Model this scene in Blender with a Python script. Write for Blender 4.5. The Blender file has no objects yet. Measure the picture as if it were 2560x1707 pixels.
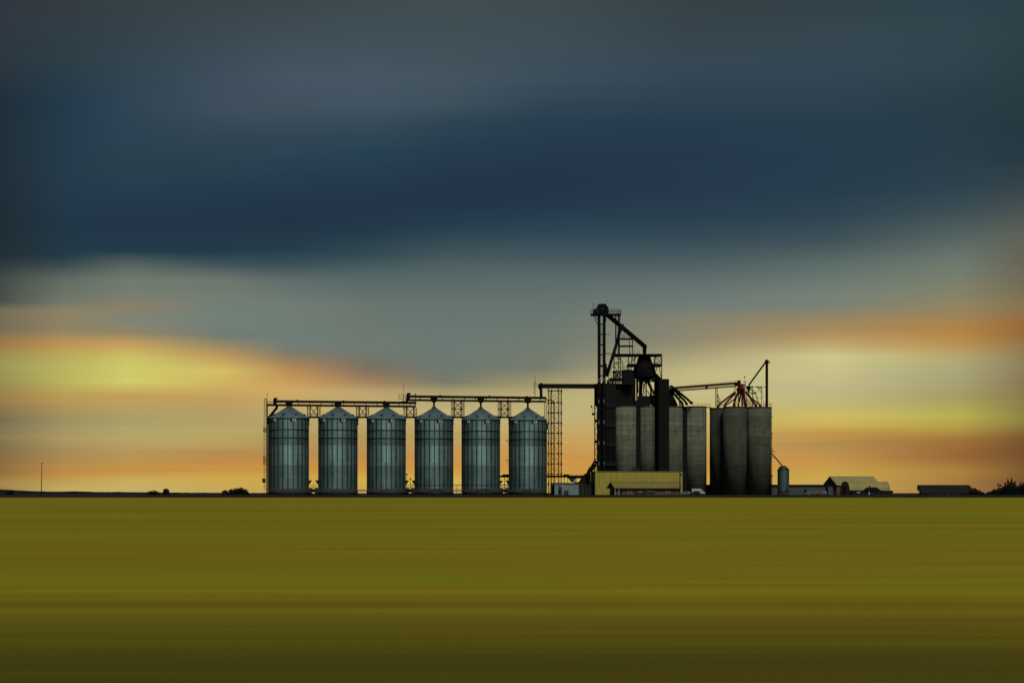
import bpy, math, random
from mathutils import Vector, Matrix
random.seed(7)
S = bpy.context.scene
COL = S.collection
R_ = math.radians
F, CX, HY, H = 4270.0, 1280.0, 1232.0, 1.8      # focal length / principal point in photo pixels, eye height
ZP = 1.06                                        # top of the gravel pad above the field
YAW = R_(11.5)
U = Vector((math.cos(YAW), math.sin(YAW), 0)); V = Vector((-math.sin(YAW), math.cos(YAW), 0))

def W(px, py, Y): return Vector(((px - CX) * Y / F, Y, H + (HY - py) * Y / F))
def G(px, Y): return Vector(((px - CX) * Y / F, Y, ZP))
def YR(px): return 700 + .0335 * (px - 722.7)
def ROW(px, z): Y = YR(px); return Vector(((px - CX) * Y / F, Y, z))
def lin(c):
    return tuple(((v / 255) / 12.92 if v / 255 <= .04045 else ((v / 255 + .055) / 1.055) ** 2.4) for v in c)

# ------------------------------------------------------------------ mesh builder
class MB:
    def __init__(s): s.v = []; s.f = []; s.sm = []
    def add(s, vs, fs, smooth=False):
        o = len(s.v); s.v += [Vector(v) for v in vs]
        for f in fs: s.f.append([i + o for i in f]); s.sm.append(smooth)
        return s
    def box(s, c, sx, sy, sz, rz=0):
        c = Vector(c); m = Matrix.Rotation(rz, 3, 'Z')
        vs = [c + m @ Vector((x * sx / 2, y * sy / 2, z * sz / 2)) for z in (-1, 1) for x, y in ((-1, -1), (1, -1), (1, 1), (-1, 1))]
        return s.add(vs, [(3, 2, 1, 0), (4, 5, 6, 7), (0, 1, 5, 4), (1, 2, 6, 5), (2, 3, 7, 6), (3, 0, 4, 7)])
    def bb(s, x0, x1, y0, y1, z0, z1): return s.box(((x0 + x1) / 2, (y0 + y1) / 2, (z0 + z1) / 2), x1 - x0, y1 - y0, z1 - z0)
    def bar(s, p, q, w, h=None):
        p = Vector(p); q = Vector(q); h = h or w; d = q - p
        if d.length < 1e-5: return s
        d.normalize(); a = Vector((0, 1, 0)) if abs(d.y) < .9 else Vector((0, 0, 1))
        x = d.cross(a).normalized(); y = d.cross(x).normalized()
        vs = [e + x * (i * w / 2) + y * (j * h / 2) for e in (p, q) for i, j in ((-1, -1), (1, -1), (1, 1), (-1, 1))]
        return s.add(vs, [(3, 2, 1, 0), (4, 5, 6, 7), (0, 1, 5, 4), (1, 2, 6, 5), (2, 3, 7, 6), (3, 0, 4, 7)])
    def tube(s, p, q, r, r2=None, n=12):
        p = Vector(p); q = Vector(q); r2 = r if r2 is None else r2; d = (q - p)
        if d.length < 1e-5: return s
        d.normalize(); a = Vector((0, 1, 0)) if abs(d.y) < .9 else Vector((1, 0, 0))
        x = d.cross(a).normalized(); y = d.cross(x).normalized()
        vs = [e + (x * math.cos(t) + y * math.sin(t)) * rr for e, rr in ((p, r), (q, r2)) for t in [2 * math.pi * k / n for k in range(n)]]
        s.add(vs, [(k, (k + 1) % n, n + (k + 1) % n, n + k) for k in range(n)], True)
        o = len(s.v) - 2 * n
        s.f.append([o + k for k in range(n)][::-1]); s.sm.append(False)
        s.f.append([o + n + k for k in range(n)]); s.sm.append(False)
        return s
    def pipe(s, pts, r, n=12):
        for a, b in zip(pts, pts[1:]): s.tube(a, b, r, n=n)
        for p in pts[1:-1]: s.ball(p, r * 1.03)
        return s
    def ball(s, c, r, n=10, m=6, sz=1):
        c = Vector(c); prof = [(r * math.sin(math.pi * k / m), -r * sz * math.cos(math.pi * k / m)) for k in range(m + 1)]
        return s.lathe(c, prof, n)
    def lathe(s, c, prof, n=32, smooth=True, a0=0):
        c = Vector(c); o = []
        vs = []
        for r, z in prof:
            for k in range(n):
                t = a0 + 2 * math.pi * k / n
                vs.append(c + Vector((r * math.cos(t), r * math.sin(t), z)))
        fs = [(i * n + k, i * n + (k + 1) % n, (i + 1) * n + (k + 1) % n, (i + 1) * n + k) for i in range(len(prof) - 1) for k in range(n)]
        s.add(vs, fs, smooth)
        b = len(s.v) - len(vs)
        if prof[0][0] > 1e-4: s.f.append([b + k for k in range(n)][::-1]); s.sm.append(False)
        if prof[-1][0] > 1e-4: s.f.append([b + (len(prof) - 1) * n + k for k in range(n)]); s.sm.append(False)
        return s
    def prism(s, pts, vec, smooth=False):
        n = len(pts); pts = [Vector(p) for p in pts]; vec = Vector(vec)
        s.add(pts + [p + vec for p in pts], [(k, (k + 1) % n, n + (k + 1) % n, n + k) for k in range(n)], smooth)
        o = len(s.v) - 2 * n
        s.f.append([o + k for k in range(n)][::-1]); s.sm.append(False)
        s.f.append([o + n + k for k in range(n)]); s.sm.append(False)
        return s
    def xz(s, pts, y0, y1): return s.prism([(x, y0, z) for x, z in pts], (0, y1 - y0, 0))
    def build(s, name, mat, parent=None, world=False):
        me = bpy.data.meshes.new(name)
        vs = s.v
        if parent is not None and world:
            inv = MATS[root_of(parent).name].inverted(); vs = [inv @ v for v in vs]
        me.from_pydata([tuple(v) for v in vs], [], s.f); me.update()
        import bmesh
        b = bmesh.new(); b.from_mesh(me); bmesh.ops.recalc_face_normals(b, faces=b.faces); b.to_mesh(me); b.free()
        me.polygons.foreach_set('use_smooth', s.sm)
        if mat: me.materials.append(mat)
        o = bpy.data.objects.new(name, me); COL.objects.link(o)
        if parent is not None: o.parent = parent
        return o

MATS = {}
def root_of(o):
    while o.parent: o = o.parent
    return o
def thing(name, label, cat, loc, rz=0, group=None):
    o = bpy.data.objects.new(name, None); COL.objects.link(o)
    o.location = loc; o.rotation_euler = (0, 0, rz); o.empty_display_size = .5
    MATS[o.name] = Matrix.Translation(Vector(loc)) @ Matrix.Rotation(rz, 4, 'Z')
    o['label'] = label; o['category'] = cat
    if group: o['group'] = group
    return o
def tag(o, label, cat, group=None):
    o['label'] = label; o['category'] = cat
    if group: o['group'] = group
    return o
KIDS = {}
def copy_tree(o, parent=None):
    c = o.copy(); COL.objects.link(c)
    if parent is not None: c.parent = parent
    for ch in [x for x in bpy.data.objects if x.parent == o]: copy_tree(ch, c)
    return c

# ------------------------------------------------------------------ materials
def newmat(name):
    m = bpy.data.materials.new(name); m.use_nodes = True; nt = m.node_tree
    return m, nt, nt.nodes['Principled BSDF'], nt.nodes, nt.links
def vmath(nt, op, a, b=None):
    n = nt.nodes.new('ShaderNodeMath'); n.operation = op
    for i, x in enumerate((a, b)):
        if x is None: continue
        if isinstance(x, (int, float)): n.inputs[i].default_value = x
        else: nt.links.new(x, n.inputs[i])
    return n.outputs[0]
def mixc(nt, fac, a, b, blend='MIX'):
    n = nt.nodes.new('ShaderNodeMix'); n.data_type = 'RGBA'; n.blend_type = blend
    for i, x in ((0, fac), (6, a), (7, b)):
        if isinstance(x, (int, float)): n.inputs[i].default_value = x
        elif isinstance(x, tuple): n.inputs[i].default_value = (*x[:3], 1)
        else: nt.links.new(x, n.inputs[i])
    return n.outputs[2]
def noise(nt, vec, scale, detail=4, rough=.55, mapscale=None):
    if mapscale:
        mp = nt.nodes.new('ShaderNodeMapping'); mp.inputs['Scale'].default_value = mapscale
        nt.links.new(vec, mp.inputs[0]); vec = mp.outputs[0]
    n = nt.nodes.new('ShaderNodeTexNoise'); n.inputs['Scale'].default_value = scale
    n.inputs['Detail'].default_value = detail; n.inputs['Roughness'].default_value = rough
    nt.links.new(vec, n.inputs['Vector']); return n.outputs['Fac']
def mapr(nt, x, a, b, c, d, smooth=False):
    n = nt.nodes.new('ShaderNodeMapRange'); n.interpolation_type = 'SMOOTHSTEP' if smooth else 'LINEAR'
    nt.links.new(x, n.inputs[0])
    for i, v in enumerate((a, b, c, d)): n.inputs[i + 1].default_value = v
    return n.outputs[0]
def objco(nt):
    n = nt.nodes.new('ShaderNodeTexCoord'); return n.outputs['Object']
def xyz(nt, vec):
    n = nt.nodes.new('ShaderNodeSeparateXYZ'); nt.links.new(vec, n.inputs[0]); return n.outputs
def plain(name, c, rough=.7, metal=0, var=.25, scale=.6, spec=.3, stretch=None):
    m, nt, p, N, L = newmat(name)
    f = noise(nt, objco(nt), scale, 6, .6, stretch)
    lo = tuple(x * (1 - var) for x in c); hi = tuple(min(1, x * (1 + var)) for x in c)
    L.new(mixc(nt, mapr(nt, f, .3, .7, 0, 1), lo, hi), p.inputs['Base Color'])
    p.inputs['Roughness'].default_value = rough; p.inputs['Metallic'].default_value = metal
    p.inputs['Specular IOR Level'].default_value = spec
    return m

def bin_material(name, col, metal=.75, rough=.42):
    """galvanised sheets: every sheet of every ring its own shade, dull bands of a heavier gauge, run-off streaks"""
    m, nt, p, N, L = newmat(name)
    o = objco(nt); x, y, z = xyz(nt, o)
    ang = vmath(nt, 'ARCTAN2', y, x)
    pan = vmath(nt, 'FLOOR', vmath(nt, 'MULTIPLY', ang, 24 / (2 * math.pi)))
    ring = vmath(nt, 'FLOOR', vmath(nt, 'MULTIPLY', z, 1 / 1.12))
    big = vmath(nt, 'FLOOR', vmath(nt, 'MULTIPLY', z, 1 / 6.7))
    oi = N.new('ShaderNodeObjectInfo')
    def wn(a, b):
        c = N.new('ShaderNodeCombineXYZ'); L.new(a, c.inputs[0]); L.new(b, c.inputs[1]); L.new(vmath(nt, 'MULTIPLY', oi.outputs['Random'], 91.), c.inputs[2])
        w = N.new('ShaderNodeTexWhiteNoise'); L.new(c.outputs[0], w.inputs[0]); return w.outputs['Value']
    zero = vmath(nt, 'MULTIPLY', z, 0.)
    a = mapr(nt, wn(pan, ring), 0, 1, .94, 1.05)
    b = mapr(nt, wn(pan, big), 0, 1, .82, 1.14)
    c = mapr(nt, wn(zero, ring), 0, 1, .93, 1.06)
    # heavier sheets below, new ones in the middle
    ramp = N.new('ShaderNodeValToRGB'); L.new(mapr(nt, z, 2.5, 31.4, 0, 1), ramp.inputs[0])
    cr = ramp.color_ramp; cr.interpolation = 'CONSTANT'
    for i, (t, v) in enumerate(((0, .70), (.33, 1.08), (.61, .60), (.72, .74), (.83, .92))):
        e = cr.elements[i] if i < 2 else cr.elements.new(t)
        e.position = t; e.color = (v, v, v, 1)
    st = mapr(nt, noise(nt, o, 1.0, 5, .6, (1.6, 1.6, .05)), .3, .7, .82, 1.12)
    k = vmath(nt, 'MULTIPLY', vmath(nt, 'MULTIPLY', a, b), vmath(nt, 'MULTIPLY', c, st))
    k = vmath(nt, 'MULTIPLY', k, ramp.outputs[0])
    tint = mixc(nt, wn(pan, big), tuple(col), (col[0] * 1.06, col[1] * .97, col[2] * .9))
    sc = N.new('ShaderNodeVectorMath'); sc.operation = 'SCALE'; L.new(tint, sc.inputs[0]); L.new(k, sc.inputs['Scale'])
    L.new(sc.outputs[0], p.inputs['Base Color'])
    p.inputs['Metallic'].default_value = metal
    L.new(mapr(nt, noise(nt, o, .8, 4), .3, .7, rough - .06, rough + .1), p.inputs['Roughness'])
    return m

def concrete_material(name, col, pour=2.1, dark=.6):
    m, nt, p, N, L = newmat(name)
    o = objco(nt); x, y, z = xyz(nt, o)
    fr = vmath(nt, 'FRACT', vmath(nt, 'MULTIPLY', z, 1 / pour))
    line = mapr(nt, vmath(nt, 'ABSOLUTE', vmath(nt, 'SUBTRACT', fr, .5)), .40, .5, 1, dark)
    oi = N.new('ShaderNodeObjectInfo')
    each = mapr(nt, oi.outputs['Random'], 0, 1, .84, 1.16)
    idx = vmath(nt, 'FLOOR', vmath(nt, 'MULTIPLY', z, 1 / pour))
    c = N.new('ShaderNodeCombineXYZ'); L.new(idx, c.inputs[0]); L.new(oi.outputs['Random'], c.inputs[1])
    w = N.new('ShaderNodeTexWhiteNoise'); L.new(c.outputs[0], w.inputs[0])
    lift = mapr(nt, w.outputs['Value'], 0, 1, .84, 1.12)
    st = mapr(nt, noise(nt, o, 1, 6, .65, (.9, .9, .05)), .3, .72, .62, 1.2)
    bl = mapr(nt, noise(nt, o, .22, 5, .6), .3, .7, .75, 1.2)
    wav = mapr(nt, noise(nt, o, .35, 3, .5, (1, 1, 3)), .3, .7, .85, 1.12)
    k = vmath(nt, 'MULTIPLY', vmath(nt, 'MULTIPLY', line, lift), vmath(nt, 'MULTIPLY', vmath(nt, 'MULTIPLY', st, wav), vmath(nt, 'MULTIPLY', bl, each)))
    tint = mixc(nt, mapr(nt, noise(nt, o, .3, 4), .35, .65, 0, 1), tuple(col), (col[0] * .86, col[1] * 1.0, col[2] * .82))
    sc = N.new('ShaderNodeVectorMath'); sc.operation = 'SCALE'; L.new(tint, sc.inputs[0]); L.new(k, sc.inputs['Scale'])
    L.new(sc.outputs[0], p.inputs['Base Color']); p.inputs['Roughness'].default_value = .9
    p.inputs['Specular IOR Level'].default_value = .2
    return m

def cladding_material(name, col, period=.9, rust=None, spec=.3):
    m, nt, p, N, L = newmat(name)
    o = objco(nt); x, y, z = xyz(nt, o)
    fr = vmath(nt, 'FRACT', vmath(nt, 'MULTIPLY', x, 1 / period))
    rib = mapr(nt, vmath(nt, 'ABSOLUTE', vmath(nt, 'SUBTRACT', fr, .5)), .38, .5, 1, .86)
    st = mapr(nt, noise(nt, o, 1, 5, .6, (.8, .8, .12)), .3, .7, .82, 1.14)
    k = vmath(nt, 'MULTIPLY', rib, st)
    base = tuple(col)
    if rust:
        f = noise(nt, o, 1, 5, .65, (.9, .9, .06)); base = mixc(nt, mapr(nt, f, .58, .74, 0, .75), base, rust)
    sc = N.new('ShaderNodeVectorMath'); sc.operation = 'SCALE'
    if isinstance(base, tuple): sc.inputs[0].default_value = base
    else: L.new(base, sc.inputs[0])
    L.new(k, sc.inputs['Scale']); L.new(sc.outputs[0], p.inputs['Base Color'])
    p.inputs['Roughness'].default_value = .75; p.inputs['Specular IOR Level'].default_value = spec
    return m

M = dict(
    bin=bin_material('galvanised_wall', (.18, .29, .30)),
    roof=bin_material('galvanised_roof', (.34, .51, .58), .8, .32),
    stiff=plain('shade_green_grey_steel', (.008, .016, .0145), .65, .2),  # shade on the galvanised stiffeners put into a darker steel colour
    panel=plain('dull_blue_panel', (.06, .085, .09), .5, 0, .3, .8),
    rib=plain('roof_seam_steel', (.06, .09, .105), .5, .4, .15),
    found=plain('bin_footing_concrete', (.024, .024, .020), .9, 0, .3, .5),
    steel=plain('black_steel', (.0045, .0045, .005), .9, 0, .3, .5, .04),
    steelg=plain('weathered_dark_steel', (.022, .027, .027), .7, .2, .35, .7, .2),
    cage=plain('pale_galvanised_bar', (.11, .13, .11), .6, .3, .2, .7),
    white=plain('white_paint', (.45, .47, .44), .5, 0, .12),
    pale=plain('pale_panel', (.27, .33, .31), .5, 0, .15),
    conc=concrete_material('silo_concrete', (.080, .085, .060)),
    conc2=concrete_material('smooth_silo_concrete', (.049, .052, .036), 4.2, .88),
    concd=concrete_material('shade_dark_silo_concrete', (.016, .017, .013), 4.2, .88),  # shadow on the back silo painted in as near-black concrete
    conce=concrete_material('shaded_silo_concrete', (.034, .036, .027), 4.2, .88),  # left silo's shade put into a darker copy of the concrete
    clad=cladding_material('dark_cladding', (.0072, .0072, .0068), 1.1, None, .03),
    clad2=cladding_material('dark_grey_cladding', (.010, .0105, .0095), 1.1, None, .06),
    yellow=cladding_material('yellow_cladding', (.215, .190, .024), 1.0, (.15, .11, .02)),
    ochre=plain('tan_metal_roof', (.155, .122, .030), .6, 0, .12, .5),
    brown=plain('brown_siding', (.062, .040, .020), .85, 0, .2, .9),
    dark=plain('dark_opening', (.007, .007, .008), .8, 0, .2),
    glass=plain('dark_window_glass', (.008, .010, .011), .3, 0, .1, .5, .2),
    blue=cladding_material('pale_blue_cladding', (.11, .150, .142), .8),
    bluer=plain('grey_roof_sheet', (.045, .058, .055), .6, .2, .2),
    rubble=concrete_material('dark_pit_concrete', (.018, .0175, .014), 1.2, .8),
    red=plain('dark_red_paint', (.022, .0034, .0045), .85, 0, .3, .6, .05),
    redp=plain('deep_red_pipe_paint', (.082, .0055, .0095), .8, 0, .35, .5, .06),
    redh=plain('bright_red_paint', (.11, .008, .008), .6, 0, .2),
    redwall=plain('dull_red_siding', (.065, .034, .028), .85, 0, .2, 1.2),
    cream=plain('cream_metal_roof', (.205, .178, .074), .55, 0, .08, .3),
    fabric=plain('cream_vinyl_cover', (.215, .18, .055), .6, 0, .10, .3),
    grey=cladding_material('grey_green_cladding', (.036, .042, .037), 1.5),
    wood=plain('weathered_pole_wood', (.025, .018, .014), .9, 0, .3, 2.0),
    leaf=plain('dark_leaves', (.005, .007, .004), .9, 0, .5, 1.2, .1),
    bark=plain('dark_bark', (.012, .010, .008), .95),
    rubber=plain('tyre_rubber', (.010, .010, .010), .9),
    rim=plain('steel_rim', (.07, .07, .07), .6, .3),
    carblack=plain('black_car_paint', (.006, .006, .007), .5, 0, .1, .5, .12),
    carsilver=plain('silver_car_paint', (.15, .155, .15), .45, .1, .1, .5, .2),
    carred=plain('rust_red_car_paint', (.10, .035, .022), .4, 0, .15, .5, .4),
    carwhite=plain('white_van_paint', (.26, .28, .25), .45, 0, .1, .5, .4),
    feather=plain('dark_feathers', (.02, .02, .02), .9),
    sheet=plain('railcar_paint', (.008, .008, .0085), .85, 0, .3, .5, .25, (.4, 1, 2)),
)

# ------------------------------------------------------------------ camera
cam = bpy.data.cameras.new('camera'); co = bpy.data.objects.new('camera', cam); COL.objects.link(co)
co.location = (0, 0, H); co.rotation_euler = (R_(90), 0, 0)
cam.sensor_width = 36; cam.lens = 36 * F / 2560; cam.shift_y = (HY - 853.5) / 2560
cam.clip_start = .5; cam.clip_end = 90000
S.camera = co
S.view_settings.view_transform = 'Standard'; S.view_settings.look = 'None'
S.view_settings.exposure = 0; S.view_settings.gamma = 1

# ------------------------------------------------------------------ sun and sky
SUN_EL, SUN_AZ = R_(46), R_(180 - 14)            # behind the camera, a little to the right
sl = bpy.data.lights.new('sun', 'SUN'); sl.energy = 2.7; sl.angle = R_(18); sl.color = (1, .97, .91)
so = bpy.data.objects.new('sun', sl); COL.objects.link(so)
sdir = Vector((math.sin(SUN_AZ) * math.cos(SUN_EL), math.cos(SUN_AZ) * math.cos(SUN_EL), math.sin(SUN_EL)))
so.rotation_euler = (-sdir).to_track_quat('-Z', 'Y').to_euler(); so.location = sdir * 300

SKY = [  # streaked cloud deck: bearing (as photo x) -> [(photo y, sRGB)], the horizon at the foot of each list
(0, [(0,(50,55,64)),(150,(44,55,64)),(250,(33,46,58)),(420,(33,46,57)),(560,(32,44,53)),(640,(34,46,52)),(665,(48,58,60)),(700,(66,74,71)),(755,(72,79,74)),(775,(118,110,88)),(820,(120,108,84)),(860,(158,120,74)),(905,(155,150,88)),(950,(150,145,80)),(1000,(155,122,75)),(1050,(118,110,80)),(1095,(135,120,82)),(1130,(130,108,72)),(1180,(148,110,60)),(1205,(165,135,75)),(1228,(150,120,70))]),
(160, [(0,(52,60,66)),(150,(44,62,70)),(250,(36,58,74)),(420,(38,60,76)),(560,(33,54,70)),(640,(35,58,70)),(665,(62,76,80)),(700,(98,108,98)),(755,(112,120,105)),(775,(140,130,102)),(820,(142,130,100)),(860,(190,150,84)),(905,(184,178,95)),(950,(186,180,96)),(1000,(185,150,84)),(1050,(155,145,98)),(1095,(172,152,100)),(1130,(165,138,85)),(1180,(190,140,68)),(1205,(190,165,90)),(1228,(195,170,100))]),
(320, [(0,(55,64,69)),(150,(50,68,78)),(250,(47,68,84)),(350,(45,66,82)),(430,(40,64,78)),(500,(36,58,76)),(560,(34,53,72)),(630,(35,58,74)),(665,(88,102,96)),(700,(112,122,110)),(740,(120,126,112)),(770,(138,128,104)),(800,(128,132,116)),(830,(145,132,100)),(860,(198,160,92)),(900,(205,198,105)),(950,(208,204,108)),(990,(195,158,88)),(1050,(170,160,108)),(1095,(182,165,105)),(1130,(180,150,88)),(1175,(196,145,70)),(1205,(202,175,95)),(1228,(195,172,105))]),
(560, [(0,(58,68,73)),(100,(59,74,82)),(200,(62,78,93)),(270,(62,78,92)),(340,(50,70,86)),(420,(40,64,78)),(480,(36,57,77)),(560,(34,52,69)),(630,(36,60,75)),(660,(62,82,88)),(700,(110,118,108)),(760,(114,126,116)),(800,(112,128,120)),(840,(112,124,114)),(865,(150,135,100)),(890,(188,150,92)),(930,(212,190,100)),(970,(205,170,95)),(1010,(185,155,95)),(1050,(180,162,105)),(1100,(186,164,96)),(1130,(180,140,82)),(1165,(200,142,68)),(1200,(205,168,80)),(1228,(195,165,90))]),
(720, [(0,(60,70,75)),(100,(63,78,87)),(200,(69,85,99)),(280,(63,79,92)),(340,(52,71,86)),(400,(40,66,82)),(470,(36,57,77)),(550,(34,51,68)),(620,(36,60,75)),(660,(56,78,86)),(700,(95,108,106)),(760,(112,124,116)),(860,(112,125,118)),(885,(125,122,102)),(910,(165,130,92)),(945,(200,150,88)),(980,(205,170,100)),(1030,(190,165,108)),(1080,(180,160,100)),(1120,(180,142,86)),(1165,(200,142,66)),(1200,(205,168,75)),(1228,(190,160,90))]),
(920, [(0,(62,74,79)),(100,(65,80,88)),(200,(70,86,100)),(270,(66,83,97)),(320,(52,74,88)),(380,(40,66,82)),(440,(37,59,79)),(520,(34,53,70)),(580,(36,58,75)),(640,(52,75,82)),(690,(84,101,102)),(760,(105,117,110)),(860,(110,122,113)),(905,(115,116,104)),(930,(130,115,95)),(955,(160,130,92)),(985,(190,165,112)),(1040,(192,172,115)),(1080,(180,155,98)),(1120,(185,145,85)),(1165,(203,145,70)),(1200,(208,175,75)),(1228,(195,160,90))]),
(1120, [(0,(64,77,81)),(100,(64,80,86)),(200,(68,84,97)),(260,(62,80,92)),(310,(46,68,82)),(370,(38,62,80)),(430,(36,56,73)),(500,(35,52,70)),(560,(37,60,76)),(620,(58,78,86)),(680,(84,101,102)),(760,(102,116,112)),(860,(108,121,115)),(920,(110,120,112)),(955,(118,122,105)),(985,(170,156,112)),(1030,(192,176,122)),(1090,(185,160,100)),(1140,(200,150,80)),(1170,(203,150,70)),(1200,(208,178,80)),(1230,(190,160,90))]),
(1360, [(0,(62,75,80)),(100,(62,78,86)),(200,(60,78,92)),(260,(48,68,84)),(320,(38,62,78)),(380,(37,58,75)),(450,(35,52,71)),(520,(36,57,76)),(580,(46,70,84)),(640,(68,88,94)),(700,(92,108,106)),(780,(104,118,112)),(860,(112,122,112)),(920,(120,125,108)),(950,(155,145,108)),(990,(185,172,120)),(1040,(190,175,120)),(1090,(196,162,98)),(1140,(200,150,76)),(1180,(202,150,70)),(1200,(208,178,76)),(1230,(185,155,85))]),
(1720, [(0,(54,66,71)),(80,(54,68,75)),(160,(54,72,85)),(240,(46,66,82)),(310,(38,60,76)),(400,(37,56,76)),(480,(38,57,76)),(540,(42,64,78)),(600,(54,74,86)),(660,(78,94,98)),(730,(105,118,114)),(770,(114,124,118)),(790,(130,130,112)),(850,(140,135,112)),(880,(158,150,115)),(930,(192,182,132)),(990,(195,185,130)),(1040,(195,175,110)),(1090,(200,165,95)),(1150,(200,148,75)),(1180,(203,150,72)),(1215,(208,175,75))]),
(2080, [(0,(50,64,70)),(80,(53,70,78)),(160,(53,71,84)),(240,(47,66,80)),(310,(40,62,77)),(400,(38,60,76)),(480,(40,62,77)),(540,(48,68,82)),(600,(64,82,88)),(660,(92,108,104)),(730,(116,128,118)),(765,(122,130,116)),(790,(145,132,102)),(830,(170,140,90)),(860,(190,165,110)),(890,(205,198,140)),(930,(200,192,138)),(970,(190,182,135)),(1010,(192,180,118)),(1040,(205,188,100)),(1060,(205,180,92)),(1085,(192,145,75)),(1110,(178,140,78)),(1150,(195,145,76)),(1185,(200,165,76)),(1218,(196,165,85))]),
(2400, [(0,(44,66,76)),(80,(50,70,78)),(160,(48,68,78)),(240,(42,62,72)),(320,(40,60,72)),(400,(42,62,74)),(470,(46,66,78)),(530,(60,78,84)),(590,(84,98,96)),(650,(108,120,110)),(700,(120,126,108)),(750,(138,132,102)),(790,(158,132,88)),(830,(182,132,68)),(865,(185,148,85)),(890,(178,166,112)),(940,(168,164,120)),(990,(165,155,98)),(1040,(182,174,82)),(1070,(180,155,72)),(1100,(160,115,58)),(1140,(148,100,55)),(1180,(170,128,60)),(1222,(165,120,70))]),
(2560, [(0,(44,64,72)),(80,(46,64,72)),(160,(44,62,68)),(240,(42,60,66)),(320,(38,56,64)),(400,(40,58,66)),(470,(54,68,74)),(530,(72,82,82)),(590,(92,98,88)),(650,(102,100,84)),(700,(112,106,86)),(760,(130,115,82)),(810,(155,108,58)),(840,(150,105,60)),(870,(145,122,80)),(910,(140,128,92)),(960,(138,120,85)),(1010,(138,128,72)),(1050,(142,132,66)),(1090,(125,90,48)),(1130,(118,78,46)),(1180,(125,90,50)),(1220,(110,78,50))]),
]
def make_world():
    w = bpy.data.worlds.new('World'); S.world = w; w.use_nodes = True
    nt = w.node_tree; N, L = nt.nodes, nt.links
    bg = N['Background']; bg.inputs['Strength'].default_value = .1
    tc = N.new('ShaderNodeTexCoord'); d = tc.outputs['Generated']
    x, y, z = xyz(nt, d)
    az = vmath(nt, 'ARCTAN2', x, y); el = vmath(nt, 'ARCSINE', z)
    # wisps: the deck is drawn out along the horizon, so its layers waver by bearing
    cv = N.new('ShaderNodeCombineXYZ'); L.new(az, cv.inputs[0]); L.new(el, cv.inputs[1])
    n1 = noise(nt, cv.outputs[0], 1, 5, .55, (3.0, 42, 1))
    n2 = noise(nt, cv.outputs[0], 1, 4, .6, (4.0, 260, 1))
    n3 = noise(nt, cv.outputs[0], 1, 3, .5, (9.0, 20, 1))
    TOP = R_(18)
    t = vmath(nt, 'ADD', vmath(nt, 'DIVIDE', el, TOP), vmath(nt, 'MULTIPLY', vmath(nt, 'SUBTRACT', n3, .5), .012))
    t = vmath(nt, 'ADD', t, vmath(nt, 'MULTIPLY', vmath(nt, 'SUBTRACT', n1, .5), .010))
    prev = None; pa = None
    for px, stops in SKY:
        a = math.atan((px - CX) / F)
        r = N.new('ShaderNodeValToRGB'); cr = r.color_ramp; cr.interpolation = 'LINEAR'
        L.new(t, r.inputs[0])
        st = sorted([(max(0, math.atan((HY - py) / F * math.cos(a))) / TOP, lin(c)) for py, c in stops])
        while len(cr.elements) < len(st): cr.elements.new(.5)
        for e, (p, c) in zip(cr.elements, st): e.position = p; e.color = (*c, 1)
        if prev is None: prev = r.outputs[0]
        else: prev = mixc(nt, mapr(nt, az, pa, a, 0, 1), prev, r.outputs[0])
        pa = a
    streak = mapr(nt, vmath(nt, 'ADD', vmath(nt, 'MULTIPLY', n2, .6), vmath(nt, 'MULTIPLY', n1, .4)), .3, .7, .975, 1.025)
    sc = N.new('ShaderNodeVectorMath'); sc.operation = 'SCALE'; L.new(prev, sc.inputs[0])
    n4 = noise(nt, cv.outputs[0], 1, 4, .6, (2.2, 420, 1))
    low = mapr(nt, el, R_(6.5), R_(.5), 0, .14, True)
    fine = vmath(nt, 'ADD', 1., vmath(nt, 'MULTIPLY', low, vmath(nt, 'SUBTRACT', vmath(nt, 'ADD', n2, n4), 1.)))
    L.new(vmath(nt, 'MULTIPLY', vmath(nt, 'MULTIPLY', streak, fine), 10.), sc.inputs['Scale'])
    cloud = sc.outputs[0]
    # unseen sky shaped for the light: dulled sides, clear bright gap added behind viewer
    side = mapr(nt, vmath(nt, 'ADD', y, mapr(nt, noise(nt, cv.outputs[0], 1, 4, .6, (2.5, 9, 1)), .3, .7, -.06, .06)), .60, .92, 0, 1, True)
    ns = noise(nt, d, 2.2, 4)
    dull = mixc(nt, mapr(nt, ns, .3, .7, 0, 1), (.08, .12, .15), (.16, .22, .25))
    cloud = mixc(nt, side, dull, cloud)
    sky = N.new('ShaderNodeTexSky'); sky.sky_type = 'NISHITA'; sky.sun_disc = False
    sky.sun_elevation = SUN_EL; sky.sun_rotation = SUN_AZ; sky.dust_density = 1.5
    cl = mixc(nt, 1.0, sky.outputs[0], (.60, .69, .67), 'MULTIPLY')
    gap = vmath(nt, 'MULTIPLY', mapr(nt, y, -.50, -.97, 0, 1, True), mapr(nt, z, .9, .3, 0, 1, True))
    L.new(mixc(nt, gap, cloud, cl), bg.inputs['Color'])
make_world()

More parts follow.
